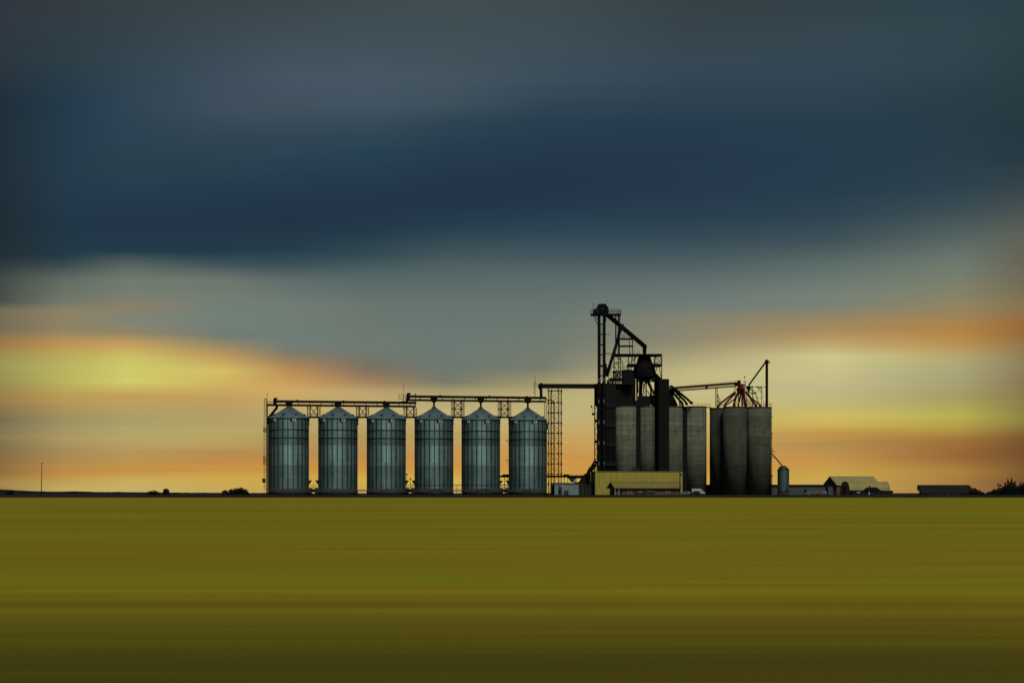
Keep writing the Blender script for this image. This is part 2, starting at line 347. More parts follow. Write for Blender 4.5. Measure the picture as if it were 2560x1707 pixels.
# ------------------------------------------------------------------ the land
def struct(name, mb, mat):
    o = mb.build(name, mat); o['kind'] = 'structure'; return o
def field_material():
    m, nt, p, N, L = newmat('ripening_crop')
    g = N.new('ShaderNodeNewGeometry'); pos = g.outputs['Position']; x, y, z = xyz(nt, pos)
    rows = noise(nt, pos, 1, 12, .62, (.009, .05, 1))
    rows2 = noise(nt, pos, 1, 10, .65, (.012, .30, 1))
    patch = noise(nt, pos, 1, 9, .62, (.012, .03, 1))
    c = mixc(nt, mapr(nt, patch, .36, .64, 0, 1), (.160, .166, .0070), (.226, .166, .0080))
    rows3 = noise(nt, pos, 1, 8, .6, (.05, 1.1, 1))
    k = vmath(nt, 'MULTIPLY', mapr(nt, rows, .28, .72, .80, 1.18), vmath(nt, 'MULTIPLY', mapr(nt, rows2, .28, .72, .86, 1.13), mapr(nt, rows3, .28, .72, .86, 1.14)))
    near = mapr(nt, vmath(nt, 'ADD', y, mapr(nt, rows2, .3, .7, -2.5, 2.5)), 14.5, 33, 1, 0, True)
    near_dim = mixc(nt, mapr(nt, patch, .4, .6, 0, 1), (.064, .062, .005), (.096, .062, .006))  # vignette-like dimming close to the viewer, painted into the crop colour
    c = mixc(nt, near, c, near_dim)
    wide = mapr(nt, vmath(nt, 'ABSOLUTE', x), 150, 0, 0, 1)
    sc = N.new('ShaderNodeVectorMath'); sc.operation = 'SCALE'; L.new(c, sc.inputs[0]); L.new(k, sc.inputs['Scale'])
    L.new(sc.outputs[0], p.inputs['Base Color']); p.inputs['Roughness'].default_value = .95
    p.inputs['Specular IOR Level'].default_value = .05
    return m
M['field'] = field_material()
M['pad'] = plain('dark_gravel', (.0125, .0128, .0098), .95, 0, .35, .15, .1, (.3, 1, 1))
M['far'] = plain('far_ground', (.006, .007, .0066), .95, 0, .3, .02, .1)
fb = MB(); ys = [-300, 0, 10, 20, 40, 80, 160, 320, 681]
xs = [-3000, -800, -300, -100, 0, 100, 300, 800, 3000]
fb.add([(a, b, 0) for b in ys for a in xs], [(j * 9 + i, j * 9 + i + 1, (j + 1) * 9 + i + 1, (j + 1) * 9 + i) for j in range(8) for i in range(8)])
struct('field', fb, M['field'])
# the raised yard: a banked gravel pad that runs back into the plain
pb = MB(); nx = 260; prof = [(678.5, -.05), (681.5, .28), (684.5, .74), (687.5, ZP), (790, ZP), (30000, ZP)]
X0, X1 = -420, 420
vs = []
for j, (yy, zz) in enumerate(prof):
    for i in range(nx + 1):
        xx = X0 + (X1 - X0) * i / nx
        wob = random.uniform(-.35, .35) if j < 3 else 0
        sx = xx if j < 4 else xx * (1 if j == 4 else 30)
        vs.append((sx, yy + wob, zz + (random.uniform(-.05, .05) if 0 < j < 3 else 0)))
pb.add(vs, [(j * (nx + 1) + i, j * (nx + 1) + i + 1, (j + 1) * (nx + 1) + i + 1, (j + 1) * (nx + 1) + i) for j in range(5) for i in range(nx)])
struct('ground', pb, M['pad'])
# low dark rise on the left horizon
hb = MB(); Yh = 1500; pts = []
prof = [(-700, 1224), (-250, 1221), (-60, 1222), (0, 1222.5), (18, 1224), (60, 1226), (95, 1227.5), (150, 1228.2), (185, 1227.2), (215, 1228), (250, 1229.3), (300, 1229.0), (345, 1229.6), (410, 1230.4), (470, 1230.8), (540, 1231.2), (640, 1231.6), (760, 1232.0)]
dense = []
for (a, b), (c, d) in zip(prof, prof[1:]):
    n = max(1, int((c - a) / 4))
    for k in range(n): dense.append((a + (c - a) * k / n, b + (d - b) * k / n + random.uniform(-.35, .35)))
dense.append(prof[-1])
vs = []
for px, py in dense:
    top = W(px, py, Yh); vs += [(top.x, Yh - 40, ZP - .5), (top.x, Yh, max(top.z, ZP)), (top.x, Yh + 60, ZP - .5)]
hb.add(vs, [(3 * i + a, 3 * i + 3 + a, 3 * i + 4 + a, 3 * i + 1 + a) for i in range(len(dense) - 1) for a in (0, 1)])
struct('hills', hb, M['far'])

# ------------------------------------------------------------------ steel grain bins
RB, ZF, ZE, ZA = 7.9, 2.5, 31.4, 35.9
BINS = [722.7, 844.8, 965.7, 1084.9, 1202.0, 1319.5]
def make_bin(loc):
    r = thing('grain_bin', '', 'grain bin', loc, YAW, 'steel grain bins standing in a row')
    MB().lathe((0, 0, 0), [(RB + .12, 0), (RB + .12, ZF)], 64).build('foundation', M['found'], r)
    prof = []                                    # lapped sheet rings
    z = ZF
    while z < ZE - .01:
        z2 = min(z + 1.12, ZE); prof += [(RB, z), (RB - .02, z2)]; z = z2
    MB().lathe((0, 0, 0), prof, 96, False).build('wall', M['bin'], r)
    me = None
    for k in range(24):
        t = 2 * math.pi * (k + .5) / 24
        o = MB().box(((RB + .09), 0, (ZF + ZE) / 2), .2, .42, ZE - ZF).build('stiffener', M['stiff'], r) if me is None else None
        if o is None:
            o = bpy.data.objects.new('stiffener', me); COL.objects.link(o); o.parent = r
        me = o.data; o.rotation_euler = (0, 0, t)
    for z in (26.5, 23.2, 30.95):
        MB().lathe((0, 0, 0), [(RB + .02, z - .14), (RB + .24, z - .14), (RB + .24, z + .14), (RB + .02, z + .14)], 64).build('wind_ring', M['stiff'], r)
    ro = MB().lathe((0, 0, 0), [(RB + .28, ZE - .12), (RB + .30, ZE + .02), (.95, ZA)], 72, False).build('roof', M['roof'], r)
    sb = MB()
    for k in range(44):
        t = 2 * math.pi * k / 44; c, s = math.cos(t), math.sin(t)
        sb.bar((c * (RB + .25), s * (RB + .25), ZE + .06), (c * 1.0, s * 1.0, ZA + .02), .17, .15)
    sb.build('roof_rib', M['rib'], ro)
    MB().lathe((0, 0, 0), [(.98, ZA - .1), (1.05, ZA + .3), (.75, ZA + .75), (.5, ZA + .8)], 20).build('roof_collar', M['steelg'], ro)
    for k in range(8):
        t = R_(-90 - 11.5 + 32 + 45 * k); rr = RB * .80; zz = ZE + (ZA - ZE) * (1 - rr / RB)
        c, s = math.cos(t), math.sin(t)
        v = MB(); v.box((c * rr, s * rr, zz + .30), .9, .75, .7, t); v.bar((c * rr, s * rr, zz + .55), (c * (rr + .75), s * (rr + .75), zz + .25), .55, .4)
        v.build('roof_vent', M['stiff'], ro)
    lb = MB()                                    # roof ladder up the right slope
    for sgn in (-.22, .22):
        lb.bar((RB + .2, sgn, ZE + .25), (1.0, sgn, ZA + .25), .06)
    for k in range(16):
        f = k / 15; lb.bar((RB + .1 - (RB - 1) * f, -.22, ZE + .25 + (ZA - ZE) * f), (RB + .1 - (RB - 1) * f, .22, ZE + .25 + (ZA - ZE) * f), .05)
    lb.build('roof_ladder', M['cage'], ro)
    for a in (-38, 22, 142, -158):
        t = R_(-90 - 11.5 + a); c, s = math.cos(t), math.sin(t); fr = MB()
        tx, ty = -s, c
        def pt(k, z): return (c * (RB + .16) + tx * k, s * (RB + .16) + ty * k, z)
        for k in (-.5, .5): fr.bar(pt(k, 30.0), pt(k, 30.85), .2, .14)
        for z in (30.05, 30.8): fr.bar(pt(-.6, z), pt(.6, z), .2, .14)
        f = fr.build('hatch_frame', M['white'], r)
        MB().box((c * (RB + .1), s * (RB + .1), 30.42), .18, .9, .7, t).build('hatch', M['dark'], f)
        MB().box((c * (RB + .25), s * (RB + .25), 30.42), .6, .85, .85, t + .0).build('fan_box', M['dark'], r).location = Vector((tx, ty, 0)) * -1.25
    return r
LB = ['steel grain bin at the far left end of the row, beside the caged ladder',
      'second steel grain bin from the left, next to the leftmost bin',
      'third steel grain bin from the left, under the right end of the lower conveyor',
      'fourth steel grain bin from the left, under the left end of the raised conveyor',
      'fifth steel grain bin from the left, between two tall bridge frames',
      'rightmost steel grain bin, beside the tall lattice tower']
bin0 = None
for i, px in enumerate(BINS):
    loc = G(px, YR(px))
    if bin0 is None: bin0 = make_bin(loc); b = bin0
    else: b = copy_tree(bin0); b.location = loc
    b['label'] = LB[i]

# ------------------------------------------------------------------ row conveyors
def rail(mb, p, q, h=1.05, step=2.4, w=.09):
    p = Vector(p); q = Vector(q); n = max(1, int((q - p).length / step)); up = Vector((0, 0, 1))
    for k in range(n + 1):
        a = p.lerp(q, k / n); mb.bar(a, a + up * h, w)
    for f in (1, .55): mb.bar(p + up * h * f, q + up * h * f, w)
    return mb
def conveyor(label, px0, px1, pxt0, zt0, zt1, zb0, zb1, drops, spout=None):
    a, b = ROW(px0, 0), ROW(px1, 0); L_ = (b - a).length
    base = ROW(px0, zb0)
    r = thing('bin_conveyor', label, 'conveyor', base, math.atan2(b.y - a.y, b.x - a.x), 'filling conveyors above the steel bins')
    z = lambda v: v - zb0
    s0 = (ROW(pxt0, 0) - a).length
    MB().bb(s0, L_, -.55, .55, z(zt0), z(zt1)).build('conveyor_trough', M['steel'], r)
    k = MB().bb(0, L_, -.9, .9, z(zb0), z(zb1)); wk = k.build('walkway', M['steel'], r)
    rl = MB(); rail(rl, (0, 1.0, z(zb1) - .02), (s0 - .5, 1.0, z(zb1) - .02)); rail(rl, (0, -1.0, z(zb1) - .02), (s0 - .5, -1.0, z(zb1) - .02)); rl.build('handrail', M['steel'], wk)
    n = int((L_ - s0) / 2.3)
    for i in range(n + 1):
        x = s0 + (L_ - s0) * i / n
        if i % 2 == 0: MB().bb(x - .1, x + .1, -.4, .4, z(zb1) - .01, z(zt0) + .01).build('post', M['steel'], r)
    d = MB(); d.bb(s0 - 1.1, s0 + .25, -.7, .7, z(zb1) - .3, z(zt1) + .25); d.lathe((s0 - .35, 0, z(zt1) + .2), [(.62, 0), (.62, .55), (.3, .85)], 12); d.bb(s0 - .2, s0 + .7, -.4, .4, z(zt1) + .35, z(zt1) + .85)
    d.build('drive_head', M['steel'], r)
    MB().bb(L_ - .3, L_ + .25, -.65, .65, z(zt0) - .15, z(zt1) - .1).build('tail_end', M['steel'], r)
    for px in drops:
        s = (ROW(px, 0) - a).length
        dr = MB().prism([(s - 1.5, -.6, z(zt0) + .05), (s - .9, -.6, z(zb0) - .35), (s + .9, -.6, z(zb0) - .35), (s + 1.5, -.6, z(zt0) + .05)], (0, 1.2, 0)).build('drop_box', M['steel'], r)
        zend = ZP + ZA + .7
        MB().tube((s, 0, z(zb0) - .3), (s, 0, z(zend)), .42, n=14).build('drop_spout', M['steel'], dr)
    return r, s0, L_
c1, s1, L1 = conveyor('long black filling conveyor running over the three left bins', 667, 1039, 690, 38.75, 39.75, 37.35, 38.15, BINS[:3])
c2, s2, L2 = conveyor('raised black filling conveyor running over the three right bins', 1015, 1364, 1023, 41.4, 42.4, 40.0, 40.8, BINS[3:])
# small gear housings and a stub post on the troughs
for c, ps in ((c1, (12, 31, 48)), (c2, (14, 35, 51))):
    for s in ps: MB().bb(s, s + .7, -.3, .3, (2.4), (2.4) + .28).build('inspection_cover', M['steel'], c)

# down spout to the receiving leg at the far left
sp = thing('filling_spout', 'bent black spout dropping from the left conveyor end beside the leftmost bin', 'spout', G(671.5, 697.5))
MB().pipe([W(692, 1012, 699), W(692, 1019, 699), W(673, 1043, 698), W(672, 1060, 698)], .55).build('spout_pipe', M['steel'], sp, True)
MB().bar(W(672, 1058, 698), Vector((W(672, 0, 698).x, 698, ZP)), .55, .6).build('downpipe', M['steel'], sp, True)
b = MB()
for py in range(1070, 1232, 22): b.bar(W(673, py, 698), W(677, py, 698), .14)
b.build('wall_bracket', M['steel'], sp, True)

# caged ladder tower on the left
lt = thing('ladder_tower', 'tall grey caged ladder standing left of the leftmost bin', 'ladder', G(664, 697))
zt = W(664, 995, 697).z
def lx(px): return W(px, 0, 697).x
MB().bar((lx(667), 697, ZP), (lx(667), 697, zt), .30).build('column', M['steel'], lt, True)
MB().bar((lx(667), 699, ZP), (lx(667), 699, zt - 2), .22).build('column', M['steel'], lt, True)
b = MB()
for k in range(7):
    f = k / 6 * math.pi; b.bar((lx(663.4) - .62 * math.cos(f), 697 - .62 * math.sin(f), ZP + 2.4), (lx(663.4) - .62 * math.cos(f), 697 - .62 * math.sin(f), zt - 8), .07)
    b.bar((lx(663.8) - .6 * math.cos(f), 697 - .6 * math.sin(f), zt - 7.9), (lx(663.8) - .6 * math.cos(f), 697 - .6 * math.sin(f), zt), .09)
b.build('cage', M['cage'], lt, True)
b = MB(); z = ZP + 1
while z < zt:
    b.bar((lx(660.3), 697, z), (lx(667), 697, z), .13); z += 1.36
b.build('rung', M['steelg'], lt, True)
for py0, py1 in ((1069, 1080), (1139, 1160)):
    b = MB()
    for k in range(5):
        py = py0 + (py1 - py0) * k / 4; b.bar(W(658.5, py, 697), W(667.5, py, 697), .18, 1.0)
    for px in (658.8, 661.5, 664.5): b.bar(W(px, py0, 696.5), W(px, py1, 696.5), .12)
    b.build('rest_platform', M['steel'], lt, True)
MB().bb(lx(656.2), lx(663.5), 696.4, 697.6, W(0, 1206, 697).z, W(0, 1195.5, 697).z).build('control_box', M['clad2'], lt, True)
b = MB(); b.bar(W(667.5, 995, 697), W(667.8, 986, 697), .09); b.ball(W(667.9, 985, 697), .24); b.build('warning_lamp', M['steel'], lt, True)
b = MB()
for py in range(1018, 1230, 12): b.bar(W(667, py, 697), W(670.5, py, 697.6), .1)
b.build('tie_bar', M['steel'], lt, True)

# ------------------------------------------------------------------ bridge frames between the bins
def xbrace(mb, a, b, c, d, w=.11): mb.bar(a, d, w); mb.bar(b, c, w)
def bridge(label, pxl, pxr, ztop, levels, brackets=True, posts=2):
    a, b = ROW(pxl, 0), ROW(pxr, 0); L_ = (b - a).length; zb = W(0, 1042.5, YR(pxl)).z
    r = thing('bridge_frame', label, 'steel frame', Vector((a.x, a.y, zb)), math.atan2(b.y - a.y, b.x - a.x), 'steel frames between the bin tops')
    h = ztop - zb
    MB().bb(-.6, L_ + .6, -1.3, 1.3, -.35, .30).build('floor_beam', M['steel'], r)
    for x in (0, 1.05, L_ - 1.05, L_):
        for y in (-1.15, 1.15):
            big = x in (1.05, L_ - 1.05)
            MB().bar((x, y, .25), (x, y, h), .26 if big else .17).build('leg', M['steel'], r)
    bm = MB()
    for y in (-1.15, 1.15):
        zs = [.3 + (h - .3) * k / levels for k in range(levels + 1)]
        for z0, z1 in zip(zs, zs[1:]):
            xbrace(bm, (1.05, y, z0), (L_ - 1.05, y, z0), (1.05, y, z1), (L_ - 1.05, y, z1), .15)
            if z1 < h - .1: bm.bar((0, y, z1), (L_, y, z1), .22)
            for x0, x1 in ((0, 1.05), (L_ - 1.05, L_)):
                m = (z0 + z1) / 2; bm.bar((x0, y, z0), (x1, y, m), .1); bm.bar((x1, y, m), (x0, y, z1), .1)
    bm.build('cross_brace', M['steel'], r)
    rl = MB(); rail(rl, (1.1, -1.25, .28), (L_ - 1.1, -1.25, .28), .95, 1.2, .07); rail(rl, (1.1, 1.25, .28), (L_ - 1.1, 1.25, .28), .95, 1.2, .07); rl.build('handrail', M['cage'], r)
    if brackets:
        for x in (.35, L_ - .35):
            for z0, z1, w in ((-1.6, -.35, .75), (-3.3, -2.0, .6)):
                MB().bb(x - w / 2, x + w / 2, -1.0, 1.0, z0, z1).build('bin_bracket', M['steel'], r)
            MB().bb(x - .12, x + .12, -.8, .8, -3.2, -.3).build('bin_bracket', M['steel'], r)
    return r
bridge('braced steel frame between the first and second bin tops', 769, 800, 37.35, 1)
bridge('braced steel frame between the second and third bin tops', 891.5, 921.5, 37.35, 1)
bf = bridge('braced steel frame where the two conveyors overlap, between third and fourth bins', 1010.5, 1041, 37.35, 1)
bridge('taller braced steel frame between the fourth and fifth bin tops', 1129.5, 1159.5, 40.0, 2)
bridge('taller braced steel frame between the fifth and sixth bin tops', 1246, 1276, 40.0, 2)
# head platform of the raised conveyor
hp = thing('head_platform', 'small railed platform with a lamp mast at the left end of the raised conveyor', 'platform', ROW(1012, 39.8), YAW)
b = MB(); b.bb(-1.2, 1.5, 1.0, 1.9, 0, .25); b.build('platform_floor', M['steel'], hp)
b = MB()
for x in (-.3, 0.9): b.bar((x, 1.4, -3.9), (x, 1.4, 3.2 if x < 0 else 1.5), .2)
b.build('column', M['steel'], hp)
b = MB()
for z in (1.0, 1.6, 2.4, 3.0): b.bar((-2.5, 1.4, z), (.9, 1.4, z), .13)
b.bar((-2.4, 1.4, 1.0), (-2.4, 1.4, 3.0), .1); b.build('handrail', M['steel'], hp)
b = MB(); b.bar((-.4, 1.4, 3), (-.25, 1.4, 6.6), .08); b.ball((-.2, 1.4, 6.7), .24); b.build('lamp_mast', M['steel'], hp)
b = MB(); b.bar((4.6, 1.2, -2), (4.6, 1.2, 3.2), .22); b.bb(4.3, 4.9, .9, 1.5, 2.9, 3.3); b.build('vent_pipe', M['steel'], hp)
# half frame right of the sixth bin
ef = thing('end_frame', 'narrow braced half frame hanging right of the rightmost bin roof', 'steel frame', ROW(1363, ZP + 30.2), YAW)
for x in (-.35, .65):
    MB().bar((x * .6, 0, 0), (x, 0, 8.8), .16).build('leg', M['steel'], ef)
b = MB()
for k in range(4): b.bar((-.3, 0, 1 + 2 * k), (.6, 0, 3 + 2 * k), .1); b.bar((-.3, 0, 3 + 2 * k), (.6, 0, 3 + 2 * k), .1)
b.build('cross_brace', M['steel'], ef)
b = MB(); b.bb(-.5, .9, -1, 1, -2.8, .0); b.build('bin_bracket', M['steel'], ef)

# transfer conveyor to the elevator
tc = thing('transfer_conveyor', 'long covered conveyor bridge from the elevator over the lattice tower', 'conveyor', ROW(1346, 46.0))
p0, p1 = W(1354, 965, 722), W(1500, 965.5, 727)
MB().bar(p0, p1, 1.85, 1.9).build('gallery', M['clad'], tc, True)
d = MB(); d.ball(W(1352, 965, 722), 1.25, 14, 8); d.bb(W(1346, 0, 722).x, W(1352, 0, 722).x, 721.4, 722.6, W(0, 970, 722).z, W(0, 966.5, 722).z); d.ball(W(1353.5, 959, 722), .45)
d.build('drive_head', M['steel'], tc, True)
MB().pipe([W(1350, 969, 722), W(1352.5, 976, 722), W(1353, 992, 721.5)], .6).build('drop_spout', M['steel'], tc, True)
b = MB(); b.bar(W(1337.3, 991, 720.6), W(1337.3, 950, 721), .26); b.bar(W(1337.3, 950, 721), W(1337.6, 944, 721), .09); b.ball(W(1337.7, 943.5, 721), .2)
b.build('lamp_mast', M['steel'], tc, True)
b = MB()
for py, w in ((960, 6), (966, 5), (974, 5.5), (981, 5.5)): b.bar(W(1337.3 - w, py, 721), W(1338 + (8 if py < 970 else 0), py, 721), .16)
b.build('mast_arm', M['steel'], tc, True)

# lattice tower
TX = 1387.2; TY = 724
tw = thing('lattice_tower', 'tall braced steel lattice tower carrying the conveyor bridge right of the bins', 'lattice tower', G(TX, TY), R_(26))
d = 3.15 * .7071; ztop = W(0, 971.5, TY).z - ZP
th = R_(26) 
cs = []
for k in range(4):
    a = math.pi / 2 * k; cs.append(Vector((3.15 * math.cos(a), 3.15 * math.sin(a), 0)))
for c in cs: MB().bar(c, c + Vector((0, 0, ztop)), .24).build('leg', M['steel'], tw)
zz = [ztop - .9]
while zz[-1] > 4.4: zz.append(zz[-1] - (5.0 if len(zz) == 1 else 4.32))
zz = [z for z in zz if z > 0] ; lv = [ztop - .1] + zz + [0]
st, br = MB(), MB()
for z in lv[1:-1]:
    st = MB()
    for k in range(4): st.bar(cs[k] + Vector((0, 0, z)), cs[(k + 1) % 4] + Vector((0, 0, z)), .22)
    for k in range(4): st.box(cs[k] + Vector((0, 0, z)), .5, .5, .7)
    st.build('strut', M['steel'], tw)
for k in range(4):
    br = MB()
    for z0, z1 in zip(lv[1:], lv[2:]):
        a, b_ = cs[k], cs[(k + 1) % 4]; xbrace(br, a + Vector((0, 0, z0)), b_ + Vector((0, 0, z0)), a + Vector((0, 0, z1)), b_ + Vector((0, 0, z1)), .10)
    br.build('cross_brace', M['steel'], tw)
MB().tube((-.55, -.3, 0), (-.55, -.3, ztop - 5.2), .26).build('riser_pipe', M['steel'], tw)
b = MB()
for s in (-.25, .25): b.bar((-1.7 + s, .2, 0), (-1.7 + s, .2, ztop - 1), .08)
z = .4
while z < ztop - 1: b.bar((-1.95, .2, z), (-1.45, .2, z), .07); z += .6
b.build('ladder', M['steel'], tw)
# pipe gooseneck at the tower head
b = MB(); b.pipe([W(1364, 1000, 723), W(1381, 1000, 723.6), W(1383.5, 1004, 723.8), W(1383.5, 1010, 723.9)], .2, 8)
o = b.build('vent_pipe', M['steel'], tw, True)

# ------------------------------------------------------------------ plant at the foot of the bins
def gap_unit(label, pxl, pxr, kind):
    Y = YR((pxl + pxr) / 2) ; s = Y / F
    r = thing('unloading_unit', label, 'bin machinery', G((pxl + pxr) / 2, Y), 0, 'machinery between the bin feet')
    w = (pxr - pxl) * s / 2
    if kind == 'fans':
        for sg in (-1, 1):
            p = MB(); x = sg * w
            p.prism([(x, -.5, 6.0), (x - sg * 1.5, -.5, 6.0), (x - sg * .2, -.5, 4.2), (x, -.5, 4.2)], (0, 1.0, 0)); p.build('ladder_platform', M['steel'], r)
            f = MB(); f.lathe((x - sg * .55, 0, 0), [(.9, .2), (.9, 2.4), (.5, 2.9)], 14); f.bb(x - sg * .9 - .7, x - sg * .9 + .7, -.9, .9, 2.0, 2.9); f.build('fan', M['steelg'], r)
        b = MB(); b.bb(-w, w, -.3, .3, 1.9, 2.3); b.prism([(-.55, -.3, 1.9), (-1.0, -.3, 1.1), (1.0, -.3, 1.1), (.55, -.3, 1.9)], (0, .6, 0)); b.build('unload_conveyor', M['steel'], r)
        b = MB(); rail(b, (-w, 0, 2.3), (w, 0, 2.3), 1.9, 2.1, .12); b.build('handrail', M['steel'], r)
        MB().bb(-w, w, -.6, .6, 0, .35).build('base_beam', M['steel'], r)
    else:
        b = MB(); b.bb(-w, w, -.5, .5, 0, .4); b.bb(-w, -w + .25, -.5, .5, .4, 1.6); b.bb(w - .25, w, -.5, .5, .4, 1.6); b.build('base_beam', M['steelg'], r)
        MB().bb(-w, w, -.6, .6, 1.6, 2.0).build('unload_conveyor', M['steel'], r)
    return r
gap_unit('twin fans and a railed unloading conveyor between first and second bin feet', 771, 796.6, 'fans')
gap_unit('low unloading conveyor between second and third bin feet', 893, 918, 'low')
gap_unit('twin fans and a railed unloading conveyor between third and fourth bin feet', 1013.6, 1037.6, 'fans')
gap_unit('low unloading conveyor between fourth and fifth bin feet', 1132, 1155, 'low')
gap_unit('twin fans and a railed unloading conveyor between fifth and sixth bin feet', 1249, 1272.6, 'fans')
for px, py, lab in ((1017, 1187, 'taller yard lamp post in the gap between third and fourth bins'), (1026, 1198, 'shorter yard lamp post in the gap between third and fourth bins')):
    Y = YR(px) - 6; r = thing('yard_lamp', lab, 'lamp post', G(px, Y), 0, 'lamp posts between the bins')
    z = W(0, py, Y).z - ZP
    MB().tube((0, 0, 0), (0, 0, z), .10, .08, 8).build('pole', M['steel'], r)
    MB().lathe((0, 0, z - .1), [(.1, 0), (.42, .25), (.42, .5), (.15, .62)], 12).build('lamp_head', M['steel'], r)
# guard rail in front of bins four to six
gr = thing('guard_rail', 'thin dark pipe rail in front of the right three bins', 'railing', G(1030, YR(1030) - 10), YAW)
Lr = (ROW(1322, 0) - ROW(1030, 0)).length
b = MB(); b.bar((0, 0, 4.0), (Lr, 0, 4.0), .2)
b.build('rail', M['steel'], gr)
for k in range(9): MB().bar((Lr * k / 8, 0, 0), (Lr * k / 8, 0, 4.0), .13).build('post', M['steel'], gr)
# ladder landings on the left side of bin six
for py, lab in ((1099.5, 'upper bracketed ladder landing on the left side of the rightmost bin'), (1150, 'lower bracketed ladder landing on the left side of the rightmost bin')):
    Y = YR(1319); r = thing('ladder_landing', lab, 'platform', W(1272, py, Y), 0, 'landings on the rightmost bin')
    MB().bb(-1.4, .15, -.7, .7, -.08, .08).build('landing_floor', M['steelg'], r)
    b = MB()
    for y in (-.6, .6): b.bar((-1.25, y, -.05), (.1, y, -2.1), .1); b.bar((-.75, y, -.05), (.1, y, -1.4), .07)
    b.build('bracket', M['steelg'], r)
# low gallery behind bins five and six towards the receiving pit
Yg = 742
lg = thing('low_conveyor', 'low black conveyor gallery on posts running from behind the bins to the elevator', 'conveyor', G(1300, Yg))
MB().bar(W(1240, 1190.5, Yg), W(1474, 1190.5, Yg), .9, 1.2).build('gallery', M['steel'], lg, True)
for a, b_ in ((1256, 1273), (1408, 1423)):
    MB().bar(W(a, 1189, Yg - .1), W(b_, 1189, Yg - .1), 1.35, 1.5).build('housing', M['steel'], lg, True)
for px in (1261.5, 1269.5, 1411, 1419.5, 1440):
    p = W(px, 1190, Yg); MB().bar(p, (p.x, Yg, ZP), .28).build('post', M['steel'], lg, True)
b = MB(); rail(b, W(1426, 1190, Yg - .5), W(1472, 1190, Yg - .5), 1.1, 2.0, .1); b.build('handrail', M['cage'], lg, True)

# ------------------------------------------------------------------ building helpers
def corner(px, Y, z=ZP): return Vector(((px - CX) * Y / F, Y, z))
# ------------------------------------------------------------------ grey shed by the tower
gs = thing('metal_shed', 'small pale blue grey metal shed right of the lattice tower', 'shed', corner(1386.5, 705), YAW)
MB().bb(0, 10.2, 0, 7, 0, 4.3).build('wall', M['blue'], gs)
MB().prism([(-.15, -.2, 4.3), (-.15, 7.2, 4.9), (-.15, 7.2, 5.05), (-.15, -.2, 4.5)], (10.5, 0, 0)).build('roof', M['bluer'], gs)
MB().bb(-.03, -.001, .5, 6.5, 0, 3.6).build('side_door', M['clad2'], gs)
b = MB()
for x in (2.05, 4.1, 6.15, 8.2): b.bb(x - .03, x + .03, -.04, -.001, 0.1, 4.2)
b.build('panel_seam', M['bluer'], gs)
tk = thing('upright_tank', 'dark round topped upright tank in front of the pale shed', 'tank', corner(1400, 701))
b = MB().lathe((0, 0, 0), [(.72, .15), (.72, 2.9), (.6, 3.35), (.3, 3.55), (0.0, 3.6)], 20); b.build('shell', M['steelg'], tk)
for sx, sy in ((-.5, -.5), (.5, -.5), (.5, .5), (-.5, .5)): MB().bb(sx - .08, sx + .08, sy - .08, sy + .08, 0, .6).build('leg', M['steel'], tk)
MB().tube((0, 0, 3.5), (0, 0, 4.0), .15).build('vent', M['steel'], tk)
tk = thing('fuel_box', 'low dark box tank in front of the pale shed, right of the round tank', 'tank', corner(1414, 701))
MB().bb(-.75, .75, -.6, .6, .1, 1.75).build('shell', M['steelg'], tk); MB().bb(.78, 1.15, -.5, .5, 0, 1.95).build('pump', M['dark'], tk)
MB().bb(-.8, 1.2, -.7, .7, 0, .098).build('skid', M['steel'], tk)

# receiving pit building
rp = thing('receiving_building', 'low dark concrete receiving building between pale shed and yellow building', 'building', corner(1447, 719), YAW)
MB().bb(0, 5.6, 0, 8, 0, 5.0).build('wall', M['rubble'], rp)
MB().bb(-.2, 5.7, -.2, 8.2, 5.003, 5.4).build('roof_slab', M['clad2'], rp)
MB().prism([(1.2, 1, 5.4), (2.8, 1, 8.0), (4.2, 1, 9.2), (5.4, 1, 9.2), (5.4, 1, 5.4)], (0, 4, 0)).build('chute_house', M['clad2'], rp)
for x in (1.0, 2.6, 4.1): MB().bb(x - .12, x + .12, -.10, -.002, .1, 4.9).build('pilaster', M['clad2'], rp)
b = MB(); b.bb(-3.8, 1.6, 2, 5, 6.9, 7.5); b.build('canopy', M['clad'], rp)
b = MB(); b.prism([(-3.3, 2.2, 6.9), (-2.3, 2.2, 5.4), (-1.1, 2.2, 5.4), (-.6, 2.2, 6.9)], (0, 2.4, 0)); b.build('hopper', M['steelg'], rp)
MB().bb(-1.4, -.9, 2.0, 2.19, 5.4, 6.6).build('gate_panel', M['pale'], rp)
# inclined spouts from pit to legs
ps = thing('boot_spout', 'bent dark grain spout climbing from the receiving building to the elevator foot', 'spout', W(1473, 1200, 718))
MB().pipe([W(1472, 1197, 718), W(1471.5, 1180, 718), W(1476, 1171, 718.5), W(1489, 1160, 720)], .75).build('spout_pipe', M['steel'], ps, True)
MB().pipe([W(1476, 1170, 717.6), W(1488, 1147, 719.5)], .28).build('vent_pipe', M['steel'], ps, True)
MB().pipe([W(1478, 1178, 717.6), W(1489, 1166, 719.5)], .35).build('return_pipe', M['steel'], ps, True)

